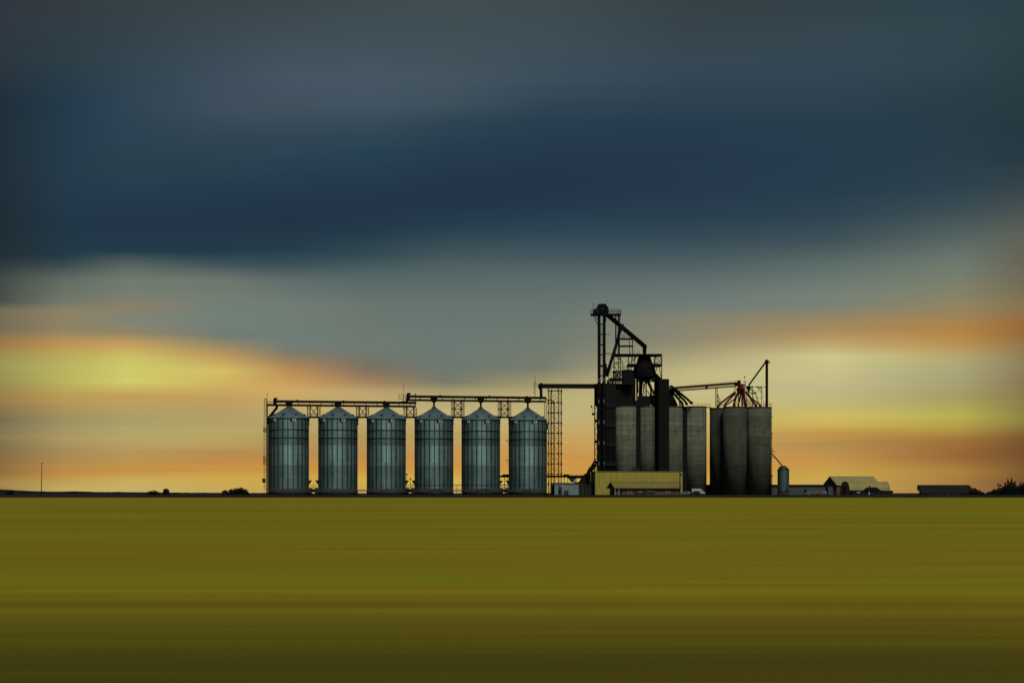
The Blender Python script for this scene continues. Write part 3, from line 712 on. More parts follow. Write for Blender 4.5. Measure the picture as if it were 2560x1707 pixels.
# ------------------------------------------------------------------ yellow building
yb = thing('yellow_building', 'long yellow metal clad annex in front of the concrete silos', 'building', corner(1488, 715), YAW)
MB().bb(0, 38.1, 0, 7.6, 0, 9.6).build('wall', M['yellow'], yb)
MB().bb(-.2, 38.3, -.2, 7.8, 9.603, 9.85).build('roof_edge', M['ochre'], yb)
MB().bb(-.06, -.002, 1.2, 6.6, 0, 5.6).build('roller_door', M['dark'], yb)
b = MB()
for x in (14.6, 17.2): b.bb(x - .07, x + .07, -.05, -.001, .1, 9.5)
b.build('panel_joint', M['ochre'], yb)
b = MB().tube((-.01, 3.4, 7.4), (-.3, 3.4, 7.4), .45, n=14); b.build('wall_vent', M['dark'], yb)
rf = thing('roof_walkway', 'dark railed walkway on the flat roof of the yellow building', 'walkway', yb.matrix_basis @ Vector((0, 0, 0)) + Matrix.Rotation(YAW, 3, 'Z') @ Vector((16.6, 3.0, 9.86)), YAW)
b = MB(); b.bb(0, 10.2, -.8, .8, 0, .55); b.build('walkway_floor', M['steel'], rf)
b = MB(); rail(b, (0, -.8, .5), (10.2, -.8, .5), 1.6, .9, .1); b.build('handrail', M['steel'], rf)
b = MB(); b.bb(1.0, 3.2, -.5, .7, .55, 1.5); b.build('fan_housing', M['steelg'], rf)

# ------------------------------------------------------------------ office
of = thing('office_building', 'long low brown office with tan roof in front of the yellow building', 'building', corner(1540, 699.5), YAW)
LO, DO = 27.2, 10.0
b = MB(); b.bb(0, LO, 0, DO, 0, 2.95); b.prism([(0, .001, 2.95), (0, DO - .001, 2.95), (0, DO / 2, 5.0)], (LO, 0, 0)); b.build('wall', M['brown'], of)
rfm = MB(); ov = 1.1
for sg in (-1, 1):
    y0 = DO / 2 + sg * (DO / 2 + ov); rfm.prism([(-1.0, DO / 2, 5.25), (-1.0, y0, 2.80), (-1.0, y0, 2.62), (-1.0, DO / 2, 5.07)], (LO + 2.0, 0, 0))
ro = rfm.build('roof', M['ochre'], of)
MB().bar((-1.02, DO / 2, 5.27), (LO + 1.02, DO / 2, 5.27), .22, .3).build('ridge_cap', M['brown'], ro)
MB().bar((-1.02, -ov - .06, 2.68), (LO + 1.02, -ov - .06, 2.68), .22, .12).build('gutter', M['brown'], ro)
b = MB()
for sg in (-1, 1): b.bar((-1.04, DO / 2, 5.15), (-1.04, DO / 2 + sg * (DO / 2 + ov), 2.7), .08, .35)
b.build('barge_board', M['wood'], ro)
for x in (5.9, 10.2, 13.6, 22.2):
    fr = MB()
    for xx in (-.68, .68): fr.bb(x + xx - .08, x + xx + .08, -.08, -.002, .95, 2.1)
    for z in (.95, 2.0): fr.bb(x - .6, x + .6, -.08, -.002, z, z + .12)
    f = fr.build('window', M['pale'], of)
    MB().bb(x - .6, x + .6, -.03, -.003, 1.07, 2.0).build('pane', M['glass'], f)
d = MB().bb(1.6, 2.6, -.05, -.002, 0, 2.1).build('door', M['clad2'], of)
MB().ball((2.45, -.1, 1.0), .07).build('handle', M['rim'], d)
for x in (-.6, 1.0): MB().bb(x - .09, x + .09, -.9, -.72, 0, 2.68).build('porch_post', M['pale'], of)

# utility pole at the office corner
up = thing('utility_pole', 'wooden utility pole with cross arms at the right corner of the office', 'utility pole', corner(1699.8, 697))
zt = W(0, 1166, 697).z - ZP
MB().tube((0, 0, 0), (0, 0, zt), .26, .18, 10).build('pole', M['wood'], up)
for z, a, b_ in ((zt - .15, -.75, 1.0), (zt - 1.6, -1.5, .4)):
    m = MB().bar((a, 0, z), (b_, 0, z), .16).build('cross_arm', M['wood'], up)
    i = MB()
    for x in (a + .1, b_ - .1): i.tube((x, 0, z), (x, 0, z + .35), .06, n=6)
    i.build('insulator', M['steelg'], m)
b = MB(); b.tube((.45, -.2, zt - 3.8), (.45, -.2, zt - 2.9), .28, n=12); b.bar((0, -.1, zt - 3.4), (.5, -.2, zt - 3.4), .15); b.build('transformer', M['steelg'], up)

# ------------------------------------------------------------------ concrete silos
def silo(label, c, Rr, zt, mat, group, hatch=None, red=None):
    r = thing('concrete_silo', label, 'concrete silo', c, 0, group)
    h = zt - ZP
    MB().lathe((0, 0, 0), [(Rr, 0), (Rr, h - .5)], 48).build('wall', mat, r)
    MB().lathe((0, 0, 0), [(Rr + .1, h - .497), (Rr + .1, h)], 48).build('roof_slab', M['rubble'], r)
    if hatch: 
        a, z = hatch; t = R_(-90 + a); MB().box((math.cos(t) * (Rr + .02), math.sin(t) * (Rr + .02), z), .12, .6, .55, t).build('hatch', M['dark'], r)
    if red:
        a, z = red; t = R_(-90 + a); MB().box((math.cos(t) * (Rr + .06), math.sin(t) * (Rr + .06), z), .2, .9, .9, t).build('hatch', M['redh'], r)
    return r
C0 = W(1565, 0, 731); C0.z = ZP; RS = 4.98
ZS = 39.0
names = ['first tall concrete silo from the left, beside the dark elevator tower', 'tall concrete silo just left of the dark shaft tower',
         'tall concrete silo just right of the dark shaft tower', 'fourth tall concrete silo, left of the sky gap between silo groups']
for i in range(4):
    px = (1565, 1623, 1681, 1737.3)[i]
    Y = 731 + (i * 9.93) * math.sin(YAW) / math.cos(YAW) * .9
    c = G(px, Y)
    si = silo(names[i], c, RS * Y / 735, ZS + .003 * i, M['conc'], 'concrete silos of the main elevator', hatch=((12, 23.6) if i < 2 else None))
    if i in (0, 2): MB().box(Vector((4.98, -1.9, (ZS - ZP - .6) / 2)), 1.9, 1.7, ZS - ZP - .62, R_(10)).build('shade_infill', M['clad'], si)  # black strip added to deepen the valley shade and close the gap
for i in range(4):
    c = G((1565, 1623, 1681, 1737.3)[i], 731 + i * 1.8) + V * 10.0 
    if i: continue
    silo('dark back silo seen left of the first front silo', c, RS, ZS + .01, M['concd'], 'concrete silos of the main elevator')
# second cluster
ZS2 = 39.35
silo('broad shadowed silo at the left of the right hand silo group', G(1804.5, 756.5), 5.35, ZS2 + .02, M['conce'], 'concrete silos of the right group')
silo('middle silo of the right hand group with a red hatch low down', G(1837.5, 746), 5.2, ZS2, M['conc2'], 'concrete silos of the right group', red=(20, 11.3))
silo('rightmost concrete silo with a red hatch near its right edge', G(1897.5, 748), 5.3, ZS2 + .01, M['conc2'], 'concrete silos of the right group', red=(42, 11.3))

# ------------------------------------------------------------------ dark elevator tower and headhouse
YT = 729
ht = thing('elevator_tower', 'dark metal clad elevator tower left of the concrete silos', 'tower', corner(1506, 725), YAW)
zt = W(0, 961, 727).z - ZP
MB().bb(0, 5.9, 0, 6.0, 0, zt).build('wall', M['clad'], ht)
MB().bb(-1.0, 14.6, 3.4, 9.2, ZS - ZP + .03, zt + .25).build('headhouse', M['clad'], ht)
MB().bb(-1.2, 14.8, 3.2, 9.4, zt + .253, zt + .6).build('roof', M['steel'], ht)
MB().bb(-.15, 6.05, -.15, 3.19, zt + .003, zt + .3).build('roof', M['steel'], ht)
b = MB(); rail(b, (0, -.1, zt + .3), (5.9, -.1, zt + .3), 1.1, 1.0, .11); b.build('handrail', M['steelg'], ht)
for x, r_, h_ in ((.8, .35, 1.6), (2.9, .5, 1.2), (4.9, .28, 2.1)): MB().lathe((x, 1.6, zt + .3), [(r_, 0), (r_, h_), (r_ * 1.5, h_ + .05), (r_ * .4, h_ + .45)], 12).build('roof_vent', M['steelg'], ht)
for x, r_ in ((2.0, .22), (3.0, .3), (4.1, .2), (5.2, .34)): MB().tube((x, -.36, 9.9), (x, -.36, zt - 1.5), r_, n=10).build('downpipe', M['clad2'], ht)
for z in (12.5, 20.7, 29.0, 37.3):
    l_ = MB().bb(1.4, 5.8, -1.1, -.003, z - .1, z + .08).build('landing', M['steelg'], ht)
    b = MB(); rail(b, (1.45, -1.05, z + .05), (5.75, -1.05, z + .05), 1.05, 1.1, .09); b.build('handrail', M['steelg'], l_)
for z in (14.0, 22.2, 30.5): MB().bb(3.4, 4.2, -.06, -.003, z - 1.3, z + .8).build('door', M['clad2'], ht)
b = MB()
for x in (7.7, 9.7, 11.5): b.bb(x, x + .7, 3.3, 3.397, zt - 4.2, zt - 2.4)
b.build('louvre', M['clad2'], ht)
xa, xb = -3.25, -2.15                             # braced ladder frame on the left side
b = MB()
for x, w in ((xa, .34), (xb, .24)): b.bar((x, .5, 0), (x, .5, zt + .2), w)
b.bar((xb, .5, zt), (0, .5, zt), .3); b.build('ladder_frame', M['steel'], ht)
b = MB(); z = .5; k_ = 0
while z < zt - 3.4:
    b.bar((xa, .5, z), (xb, .5, z + 2.2), .2); b.bar((xb, .5, z + 2.2), (xa, .5, z + 4.4), .2)
    if k_ % 2 == 0: b.bb(xa, xb, .1, .9, z + 3.9, z + 5.0); b.bar((xb, .5, z + 4.4), (0, .5, z + 4.4), .25)
    z += 4.4; k_ += 1
b.build('ladder_brace', M['steel'], ht)
b = MB(); b.bar((-4.7, .4, 37.0), (xa, .4, 37.0), .12); b.bar((-4.3, .4, 34.6), (xa, .4, 34.6), .14); b.bar((-4.2, .4, 34.6), (-4.2, .4, 37.0), .1); b.ball((-4.7, .4, 37.4), .42); b.bb(-4.4, xa, 0, .8, 33.7, 34.6)
b.build('lamp_bracket', M['steel'], ht)

# twin bucket legs
YL = 722
bl = thing('bucket_elevator', 'twin black bucket elevator legs rising to the highest head of the terminal', 'bucket elevator', G(1504, YL))
ztk = W(0, 788, YL).z
for pa, pc in ((1494, 1501.3), (1507, 1514)):
    x0, x1 = W(pa, 0, YL).x, W(pc, 0, YL).x
    t = MB().bb(x0, x1, YL - .55, YL + .55, ZP, ztk).build('leg_trunk', M['steel'], bl, True)
    for py in (950, 1003, 1055, 1107, 1158):
        z = W(0, py, YL).z; xm = (x0 + x1) / 2 - .1
        MB().bb(xm - .2, xm + .2, YL - .62, YL - .553, z - .75, z + .7).build('inspection_panel', M['panel'], t, True)
x0, x1 = W(1501, 0, YL).x, W(1507.3, 0, YL).x
for py in (810, 836, 862, 887, 915, 939): z = W(0, py, YL).z; MB().bar((x0, YL, z), (x1, YL, z), .42 if py != 915 else .8).build('strut', M['steel'], bl, True)
b = MB(); pys = [812, 824, 836, 849, 862, 874, 887, 900, 913, 926, 939, 952, 970, 990, 1010, 1030, 1050, 1070, 1090, 1110, 1130, 1150, 1170]
for a, c in zip(pys, pys[1:]): xbrace(b, W(1501.2, a, YL), W(1507.2, a, YL), W(1501.2, c, YL), W(1507.2, c, YL), .13)
b.build('cross_brace', M['steel'], bl, True)
P4 = lambda x, y: (1460 + x / 7.127, 740 + y / 7.127)      # enlarged detail coordinates -> photo
def q(x, y, Y=YL): return W(*P4(x, y), Y)
b = MB(); hd = [(240, 345), (240, 205), (160, 245), (160, 318), (122, 318), (122, 345)]
b.prism([q(*p) for p in ((240, 345), (238, 160), (272, 140), (395, 145), (400, 165), (437, 205), (437, 300), (395, 345))], (0, 2.6, 0)); b.prism([q(*p) for p in ((238, 318), (238, 205), (165, 238), (160, 318))], (0, 2.0, 0))
hh = b.build('head_hood', M['steel'], bl, True)
MB().bb(q(272, 0).x, q(395, 0).x, YL - .05, YL + 2.65, q(0, 152).z, q(0, 138).z).build('hood_cap', M['steel'], hh, True)
b = MB().box(q(330, 230) + Vector((0, -.1, 0)), 1.1, .18, .5); b.build('hood_plate', M['steelg'], hh, True)
b = MB(); b.bb(q(120, 0).x, q(655, 0).x, YL - 1.3, YL + 3, q(0, 345).z, q(0, 318).z); pf = b.build('head_platform', M['steel'], bl, True)
b = MB()
rail(b, Vector((q(122, 0).x, YL - 1.2, q(0, 318).z)), Vector((q(240, 0).x, YL - 1.2, q(0, 318).z)), 1.75, 1.2, .11)
rail(b, Vector((q(437, 0).x, YL - 1.2, q(0, 318).z)), Vector((q(655, 0).x, YL - 1.2, q(0, 318).z)), 1.75, 1.0, .15)
rail(b, Vector((q(122, 0).x, YL + 2.9, q(0, 318).z)), Vector((q(655, 0).x, YL + 2.9, q(0, 318).z)), 1.75, 1.4, .1)
b.build('handrail', M['steelg'], pf, True)
b = MB(); 
for y in (-1.0, 1.0): b.bar(q(165, 345) + Vector((0, y, 0)), q(243, 505) + Vector((0, y * .4, 0)), .2); b.bar(q(200, 345) + Vector((0, y, 0)), q(243, 420) + Vector((0, y * .4, 0)), .15); b.bar(q(400, 345) + Vector((0, y, 0)), q(383, 480) + Vector((0, y * .4, 0)), .2)
b.build('platform_bracket', M['steel'], pf, True)
b = MB(); b.bar(q(163, 318), q(160, 150), .14); b.bar(q(160, 150), q(172, 138), .14); b.ball(q(172, 134), .2); b.build('lamp_mast', M['steel'], bl, True)
b = MB(); b.bar(q(383, 685), q(465, 685), .18); b.bar(q(383, 1015), q(545, 1020), .16); b.bar(q(383, 1028), q(500, 1050), .2); b.build('side_arm', M['steel'], bl, True)
b = MB(); b.prism([q(*p) for p in ((383, 1195), (405, 1205), (415, 1290), (400, 1420), (383, 1430))], (0, 1, 0)); b.build('service_box', M['steel'], bl, True)

# the caged stair mast under the head platform
YS = 727
sm_ = thing('stair_mast', 'slender braced stair mast between the bucket legs and the sloping spout', 'steel frame', W(1543, 960, YS))
def qs(x, y, Y=YS): return W(*P4(x, y), Y)
for x, a, c, dy in ((568, 325, 790, 0), (616, 300, 1040, 0), (568, 325, 1040, 3), (640, 325, 1040, 3)):
    MB().bar(qs(x, a) + Vector((0, dy, 0)), qs(x, c) + Vector((0, dy, 0)), .30 if x != 616 else .46).build('column', M['steel'], sm_, True)
for x, a, c in ((812, 745, 1030), (866, 745, 1030)):
    MB().bar(qs(x, a), qs(x, c), .24 if x < 850 else .34).build('column', M['steel'], sm_, True)
b = MB(); 
for k in range(10):
    y0 = 360 + k * 68; b.bar(qs(568, y0), qs(616, y0 + 34), .13); b.bar(qs(616, y0 + 34), qs(568, y0 + 68), .13)
b.build('cross_brace', M['steel'], sm_, True)
for y in (762, 890): 
    MB().bb(qs(616, 0).x, qs(868, 0).x, YS - 1, YS + 3, qs(0, y + 9).z, qs(0, y - 9).z).build('landing', M['steel'], sm_, True)
b = MB()
for y in (700, 730): b.bar(qs(640, y), qs(830, y), .13)
for x in (690, 715, 840): b.bar(qs(x, 640 if x < 800 else 735), qs(x, 762), .13)
for y in (823, 893): b.bar(qs(866, y), qs(905, y), .13)
b.build('handrail', M['steel'], sm_, True)
b = MB()
for x in (612, 650): b.bar(qs(x, 245), qs(x, 440), .13)
for k in range(9): b.bar(qs(612, 300 + k * 17), qs(652, 300 + k * 17), .09)
b.build('ladder_cage', M['steelg'], sm_, True)

# spouts from the head
ms = thing('main_spout', 'thick straight grain spout sloping from the highest head down to the distributor hopper', 'spout', q(400, 335, 723))
MB().tube(W(*P4(410, 330), 723.2), W(*P4(1092, 905), 731), .98, n=16).build('spout_pipe', M['steel'], ms, True)
b = MB(); b.prism([W(*P4(*p), 730.2) for p in ((1052, 880), (1132, 910), (1108, 945), (1048, 940))], (0, 1.8, 0)); b.lathe(W(*P4(1079, 1030), 731), [(.72, 0), (.72, 1.0), (.88, 1.05), (.88, 1.7), (.78, 1.75), (.78, 2.7)], 14); b.build('spout_elbow', M['steel'], ms, True)
b = MB(); b.prism([W(*P4(*p), 726) for p in ((672, 525), (708, 492), (720, 503), (700, 535))], (0, .4, 0)); b.build('pipe_clamp', M['steel'], ms, True)
bs = thing('branch_spout', 'dark branch spout bending down from the sloping main spout towards the headhouse', 'spout', W(*P4(640, 560), 725))
MB().pipe([W(*P4(645, 545), 725.6), W(*P4(622, 690), 725.3), W(*P4(580, 850), 725), W(*P4(400, 1430), 724)], .66).build('spout_pipe', M['steel'], bs, True)
b = MB(); b.prism([W(*P4(*p), 724.7) for p in ((605, 560), (665, 520), (690, 590), (650, 680), (612, 690))], (0, 1.2, 0)); b.build('valve_box', M['steel'], bs, True)

# ------------------------------------------------------------------ distributor frame
df = thing('steel_tower', 'black steel frame tower around the distributor hopper above the silos', 'steel frame', W(1600, 960, 731))
Ya, Yb = 727.5, 737
def bar2(mb, a, b_, w, back=True):
    mb.bar(W(*P4(*a), Ya), W(*P4(*b_), Ya), w)
    if back: mb.bar(W(*P4(*a), Yb), W(*P4(*b_), Yb), w)
MB().bb(W(P4(545, 0)[0], 0, Ya).x, W(P4(1390, 0)[0], 0, Ya).x, Ya - .3, Yb + .3, W(0, P4(0, 1052)[1], Ya).z, W(0, P4(0, 1030)[1], Ya).z).build('top_deck', M['steel'], df, True)
for x0, x1 in ((785, 960), (1215, 1390)):
    MB().bb(W(P4(x0, 0)[0], 0, Ya).x, W(P4(x1, 0)[0], 0, Ya).x, Ya - .2, Yb, W(0, P4(0, 1240)[1], Ya).z, W(0, P4(0, 1205)[1], Ya).z).build('lower_deck', M['steel'], df, True)
for x, y1 in ((535, 1500), (610, 1330), (655, 1330), (790, 1330), (852, 1330), (905, 1200), (1255, 1215), (1384, 1490)):
    for Y in (Ya, Yb):
        MB().bar(W(*P4(x, 1040), Y), W(*P4(x, y1), Y), .38 if x in (1384, 535) else .30).build('column', M['steel'], df, True)
BR = (((560, 1060), (690, 1180)), ((690, 1180), (690, 1320)), ((630, 1060), (645, 1140)), ((960, 1060), (800, 1200)), ((1265, 1080), (1384, 1200)), ((1350, 1055), (1384, 1180)),
             ((535, 1215), (660, 1190)), ((535, 1190), (660, 1175)), ((535, 1240), (590, 1330)), ((610, 1215), (655, 1320)), ((535, 1215), (460, 1320)), ((1330, 1240), (1384, 1480)), ((1300, 1240), (1285, 1340)), ((785, 1060), (790, 1200)),
             ((850, 1060), (870, 1120)), ((1280, 1060), (1262, 1180)), ((440, 1320), (510, 1500)), ((440, 1320), (440, 1500)), ((455, 1330), (530, 1370)), ((900, 1060), (905, 1180)), ((1215, 1195), (1320, 1190)), ((760, 1060), (1000, 1058)), ((800, 1060), (780, 1180)), ((940, 1060), (880, 1170)))
for Y in (Ya, Yb):
    for lo, hi in ((0, 745), (745, 1010), (1010, 2000)):
        b = MB()
        for a, c in BR:
            if lo <= max(a[0], c[0]) < hi: b.bar(W(*P4(*a), Y), W(*P4(*c), Y), .27)
        b.build('cross_brace', M['steel'], df, True)
b = MB()
for x in (900, 955, 988, 825, 1155): b.bar(W(*P4(x, 1035), Ya), W(*P4(x, 970 if x < 1000 else 1015), Ya), .14)
b.bar(W(*P4(1180, 1012), Ya), W(*P4(1260, 1000), Ya), .06)
rail(b, W(*P4(700, 1312), Ya), W(*P4(830, 1312), Ya), 1.4, .6, .1); rail(b, W(*P4(1265, 1205), Ya), W(*P4(1384, 1205), Ya), 1.0, .7, .07)
b.build('handrail', M['steel'], df, True)
b = MB()                                          # zig-zag stairs left of the cleaner
for x in (520, 560, 600, 640, 680):
    b.bar(W(*P4(x, 1330), Ya), W(*P4(x, 1560), Ya), .30)
for y in (1345, 1375, 1405, 1440, 1470, 1490, 1515, 1545): b.bar(W(*P4(450 if y > 1450 else 520, y), Ya), W(*P4(700, y - 8), Ya), .62 if y in (1345, 1490, 1515) else .34)
for a, c in (((520, 1340), (600, 1400)), ((600, 1400), (520, 1470)), ((600, 1340), (690, 1420)), ((690, 1380), (600, 1480)), ((560, 1345), (650, 1480)), ((650, 1345), (560, 1480))): b.bar(W(*P4(*a), Ya), W(*P4(*c), Ya), .34)
b.build('stair_flight', M['steel'], df, True)

dh = thing('distributor_hopper', 'large black cone hopper inside the frame with a fan of spouts below', 'hopper', W(1611, 960, 732.5))
hc = W(1611, 0, 732.5); hc.z = 0; k = 732.5 / F
zq = lambda py: W(0, py, 732.5).z
b = MB().lathe(hc, [(14.2 * k, zq(887)), (15.5 * k, zq(893)), (19.5 * k, zq(907)), (26 * k, zq(918)), (28.5 * k, zq(930)), (27.5 * k, zq(943)), (18 * k, zq(949))][::-1], 16, False)
b.build('cone', M['steel'], dh, True)
P5 = lambda x, y: (1460 + x / 7.84, 900 + y / 7.84)
random.seed(3)
for (a, c, r) in (((975, 290), (978, 900), .30), ((1000, 330), (998, 880), .22), ((1035, 300), (1038, 880), .34), ((1100, 300), (1088, 900), .46), ((1130, 330), (1120, 900), .42), ((1150, 330), (1165, 560), .2), ((1215, 380), (1180, 500), .22), ((1195, 480), (1150, 700), .16),
                  ((1215, 330), (1222, 900), .27), ((1190, 330), (1330, 600), .40), ((1250, 380), (1308, 520), .42), ((1308, 500), (1325, 880), .44), ((1240, 600), (1330, 760), .2), ((1310, 520), (1420, 700), .24), ((1385, 330), (1385, 880), .25), ((1340, 330), (1360, 420), .5), ((1395, 380), (1425, 560), .3), ((1425, 540), (1440, 880), .36),
                  ((1370, 300), (1440, 430), .5), ((1440, 420), (1500, 660), .44), ((1400, 300), (1520, 480), .55), ((1500, 480), (1530, 700), .42), ((1380, 260), (1545, 420), .6), ((960, 330), (955, 640), .34), ((1320, 560), (1395, 690), .2), ((1345, 620), (1370, 720), .22), ((1050, 330), (1062, 640), .18)):
    dy = random.uniform(-2.2, 2.5)
    MB().tube(W(*P5(*a), 732.5 + dy * .5), W(*P5(*c), 732.5 + dy), r, n=10).build('spout', M['steel'], dh, True)
MB().lathe(hc, [(21.5 * k, zq(953.5)), (21.5 * k, zq(951))], 16, False).build('collar_ring', M['steel'], dh, True)
tb = thing('turnhead_box', 'dark spout boxes on the silo tops below the hopper', 'valve housing', W(1615, 1012, 731))
for x0, x1, y0, y1 in ((1065, 1300, 705, 900), (1340, 1545, 690, 905), (990, 1150, 790, 905)):
    MB().bb(W(P5(x0, 0)[0], 0, 731).x, W(P5(x1, 0)[0], 0, 731).x, 730 + .01 * x0 / 100, 734, ZS + .02, W(0, P5(0, y0)[1], 731).z).build('housing', M['clad'], tb, True)
b = MB()
for k_ in range(7): b.bar(W(*P5(1160, 590 + k_ * 18), 731), W(*P5(1195, 590 + k_ * 18), 731), .1)
for x in (1160, 1195): b.bar(W(*P5(x, 560), 731), W(*P5(x, 710), 731), .1)
b.build('ladder', M['steel'], tb, True)
gc = thing('grain_cleaner', 'dark block shaped cleaner house left of the hopper on the headhouse roof', 'machine house', W(1569, 961, 729))
MB().bb(W(1557, 0, 729).x, W(1583, 0, 729).x, 726.5, 733, W(0, 962, 729).z, W(0, 928, 729).z).build('wall', M['clad'], gc, True)
b = MB(); b.prism([W(px, py, 726.3) for px, py in ((1556, 928), (1558, 924.5), (1572, 923), (1584, 926), (1585, 929))], (0, 7, 0)); b.build('roof', M['steel'], gc, True)

# dark shaft tower between the silos
sh = thing('shaft_tower', 'tall narrow black shaft tower with a sloping top in the middle of the silos', 'tower', corner(1647, 722.3), YAW)
zt = W(0, 949, 724).z - ZP
MB().bb(0, 4.55, 0, 6, 0, zt).build('wall', M['clad'], sh)
MB().bb(1.4, 4.55, -.12, 5.8, zt + .003, zt + .25).build('roof', M['steel'], sh)
b = MB(); b.bb(2.2, 2.45, -.10, -.002, 6, zt - 1); b.build('conduit', M['steel'], sh)

# spout bank right of the shaft
sb_ = thing('spout_bank', 'bundle of black spouts sloping right from the shaft tower onto the silo tops', 'spout', W(1690, 1015, 730))
i = 0
for pts, r in (([(1690, 500), (1760, 545), (2050, 785), (2105, 850)], .50), ([(1690, 560), (1800, 620), (2000, 830), (2030, 880)], .48), ([(1690, 590), (1780, 680), (1930, 850), (1940, 900)], .50), ([(1680, 600), (1730, 700), (1810, 870), (1815, 900)], .52), ([(1670, 570), (1690, 700), (1715, 900)], .50), ([(1675, 640), (1830, 720), (1960, 760), (1985, 800)], .18), ([(1700, 740), (1760, 800), (1775, 900)], .42), ([(1670, 520), (1760, 640), (1870, 780), (1885, 900)], .34), ([(1670, 680), (1720, 780), (1745, 900)], .40), ([(1680, 640), (1740, 660), (1850, 690)], .22)):
    MB().pipe([W(*P5(*p), 729 + i * .9) for p in pts], r, 10).build('spout', M['steel'], sb_, True); i += 1
for x, y, r in ((2108, 838, .70), (2005, 855, .58), (1925, 868, .5), (1805, 870, .5)):
    b = MB(); b.ball(W(*P5(x, y), 730.5), r, 14, 8); b.build('valve', M['steel'], sb_, True)
b = MB(); b.bar(W(*P5(1690, 755), 728.5), W(*P5(1990, 750), 728.5), .1); b.bar(W(*P5(1925, 570), 730), W(*P5(1925, 760), 730), .08); b.build('guy_rod', M['steelg'], sb_, True)
b = MB(); b.bb(W(P5(1670, 0)[0], 0, 732).x, W(P5(1745, 0)[0], 0, 732).x, 731, 734, ZS + .03, W(0, P5(0, 560)[1], 732).z); b.build('valve_house', M['steel'], sb_, True)
sr = thing('roof_railing', 'thin handrail along the top of the fourth concrete silo', 'railing', W(1755, 1015.5, 734))
b = MB(); rail(b, W(1733, 1015, 733), W(1776, 1015.4, 735), 1.05, 1.6, .09); b.build('rail', M['steel'], sr, True)
MB().bar(W(1765, 1017.5, 736), W(1776, 1018.5, 738), .35, 1.2).build('link_bridge', M['steel'], sr, True)

# ------------------------------------------------------------------ red conveyor and distributor
P6 = lambda x, y: (1780 + x / 12.0625, 900 + y / 12.0625)
YC = 752
rc = thing('red_conveyor', 'dark red sloping conveyor bridge between the two silo groups', 'conveyor', W(1684, 970, 735))
def yc(px): return 746 + (px - 1684) * (YC - 746) / 165
MB().bar(W(1680, 970.5, yc(1680)), W(1851, 957.0, YC), .95, 1.1).build('conveyor_trough', M['red'], rc, True)
b = MB()
b.bar(W(1692, 975.0, yc(1692)), W(1838, 963.8, yc(1838)), .25, 1.3); b.bar(W(1694, 977.2, yc(1694)), W(1838, 966.4, yc(1838)), .22, 1.3)
n = 36
for k_ in range(n + 1):
    px = 1693 + 145 * k_ / n; f = k_ / n; b.bar(W(px, 975.0 - 11.2 * f, yc(px)), W(px, 977.2 - 10.8 * f, yc(px)), .2, 1.2)
b.build('walkway_truss', M['red'], rc, True)
b = MB(); n = 18
for k_ in range(n + 1):
    f = k_ / n; px = 1684 + 163 * f; p = W(px, 970 - 13 * f, yc(px)); b.bar(p, p + Vector((0, 0, 1.25)), .07)
b.bar(W(1690, 966.2, yc(1690)), W(1846, 952.6, yc(1846)), .07); b.build('handrail', M['steel'], rc, True)
b = MB(); b.prism([W(*P6(*p), YC - .8) for p in ((690, 690), (790, 665), (865, 670), (865, 720), (960, 722), (1010, 740), (1010, 775), (690, 790))], (0, 1.7, 0)); b.lathe(W(*P6(815, 668), YC), [(.7, -.1), (.7, .5), (.95, .55), (.95, .75)], 12); b.build('drive_head', M['red'], rc, True)
b = MB()
for px, z in ((1766.5, 3.5),): b.bb(W(px - 2.5, 0, yc(px)).x, W(px + 2.5, 0, yc(px)).x, yc(px) - .85, yc(px) + .85, W(0, 972.5, yc(px)).z, W(0, 966, yc(px)).z)
b.build('splice_box', M['red'], rc, True)
b = MB(); b.bar(W(*P6(1005, 775), YC), W(*P6(1000, 620), YC), .28); b.bar(W(*P6(985, 620), YC), W(*P6(985, 500), YC), .09); b.ball(W(*P6(985, 505), YC), .34)
for y in (630, 680): b.bar(W(*P6(905, y), YC), W(*P6(1030, y), YC), .1)
b.build('lamp_mast', M['red'], rc, True)
# bent under the conveyor
rt = thing('conveyor_trestle', 'slim black lattice trestle under the red conveyor on the left silo', 'steel frame', W(1793, 1015, 752.5))
for a, c in (((105, 840), (105, 1400)), ((165, 840), (160, 1400)), ((170, 1030), (320, 1390)), ((165, 1030), (240, 1390))):
    MB().bar(W(*P6(*a), 752.5), W(*P6(*c), 752.5), .2).build('leg', M['steel'], rt, True)
b = MB()
for k_ in range(9):
    y0 = 850 + k_ * 60; b.bar(W(*P6(105, y0), 752.5), W(*P6(165, y0 + 60), 752.5), .12); b.bar(W(*P6(165, y0), 752.5), W(*P6(105, y0 + 60), 752.5), .12)
for k_ in range(3): y0 = 1220 + 40 * k_; b.bar(W(*P6(105, y0), 752.5), W(*P6(250 + 14 * k_, y0), 752.5), .1); b.bar(W(*P6(170 + 20 * k_, 1220), 752.5), W(*P6(230 + 25 * k_, 1390), 752.5), .12)
b.build('cross_brace', M['steel'], rt, True)
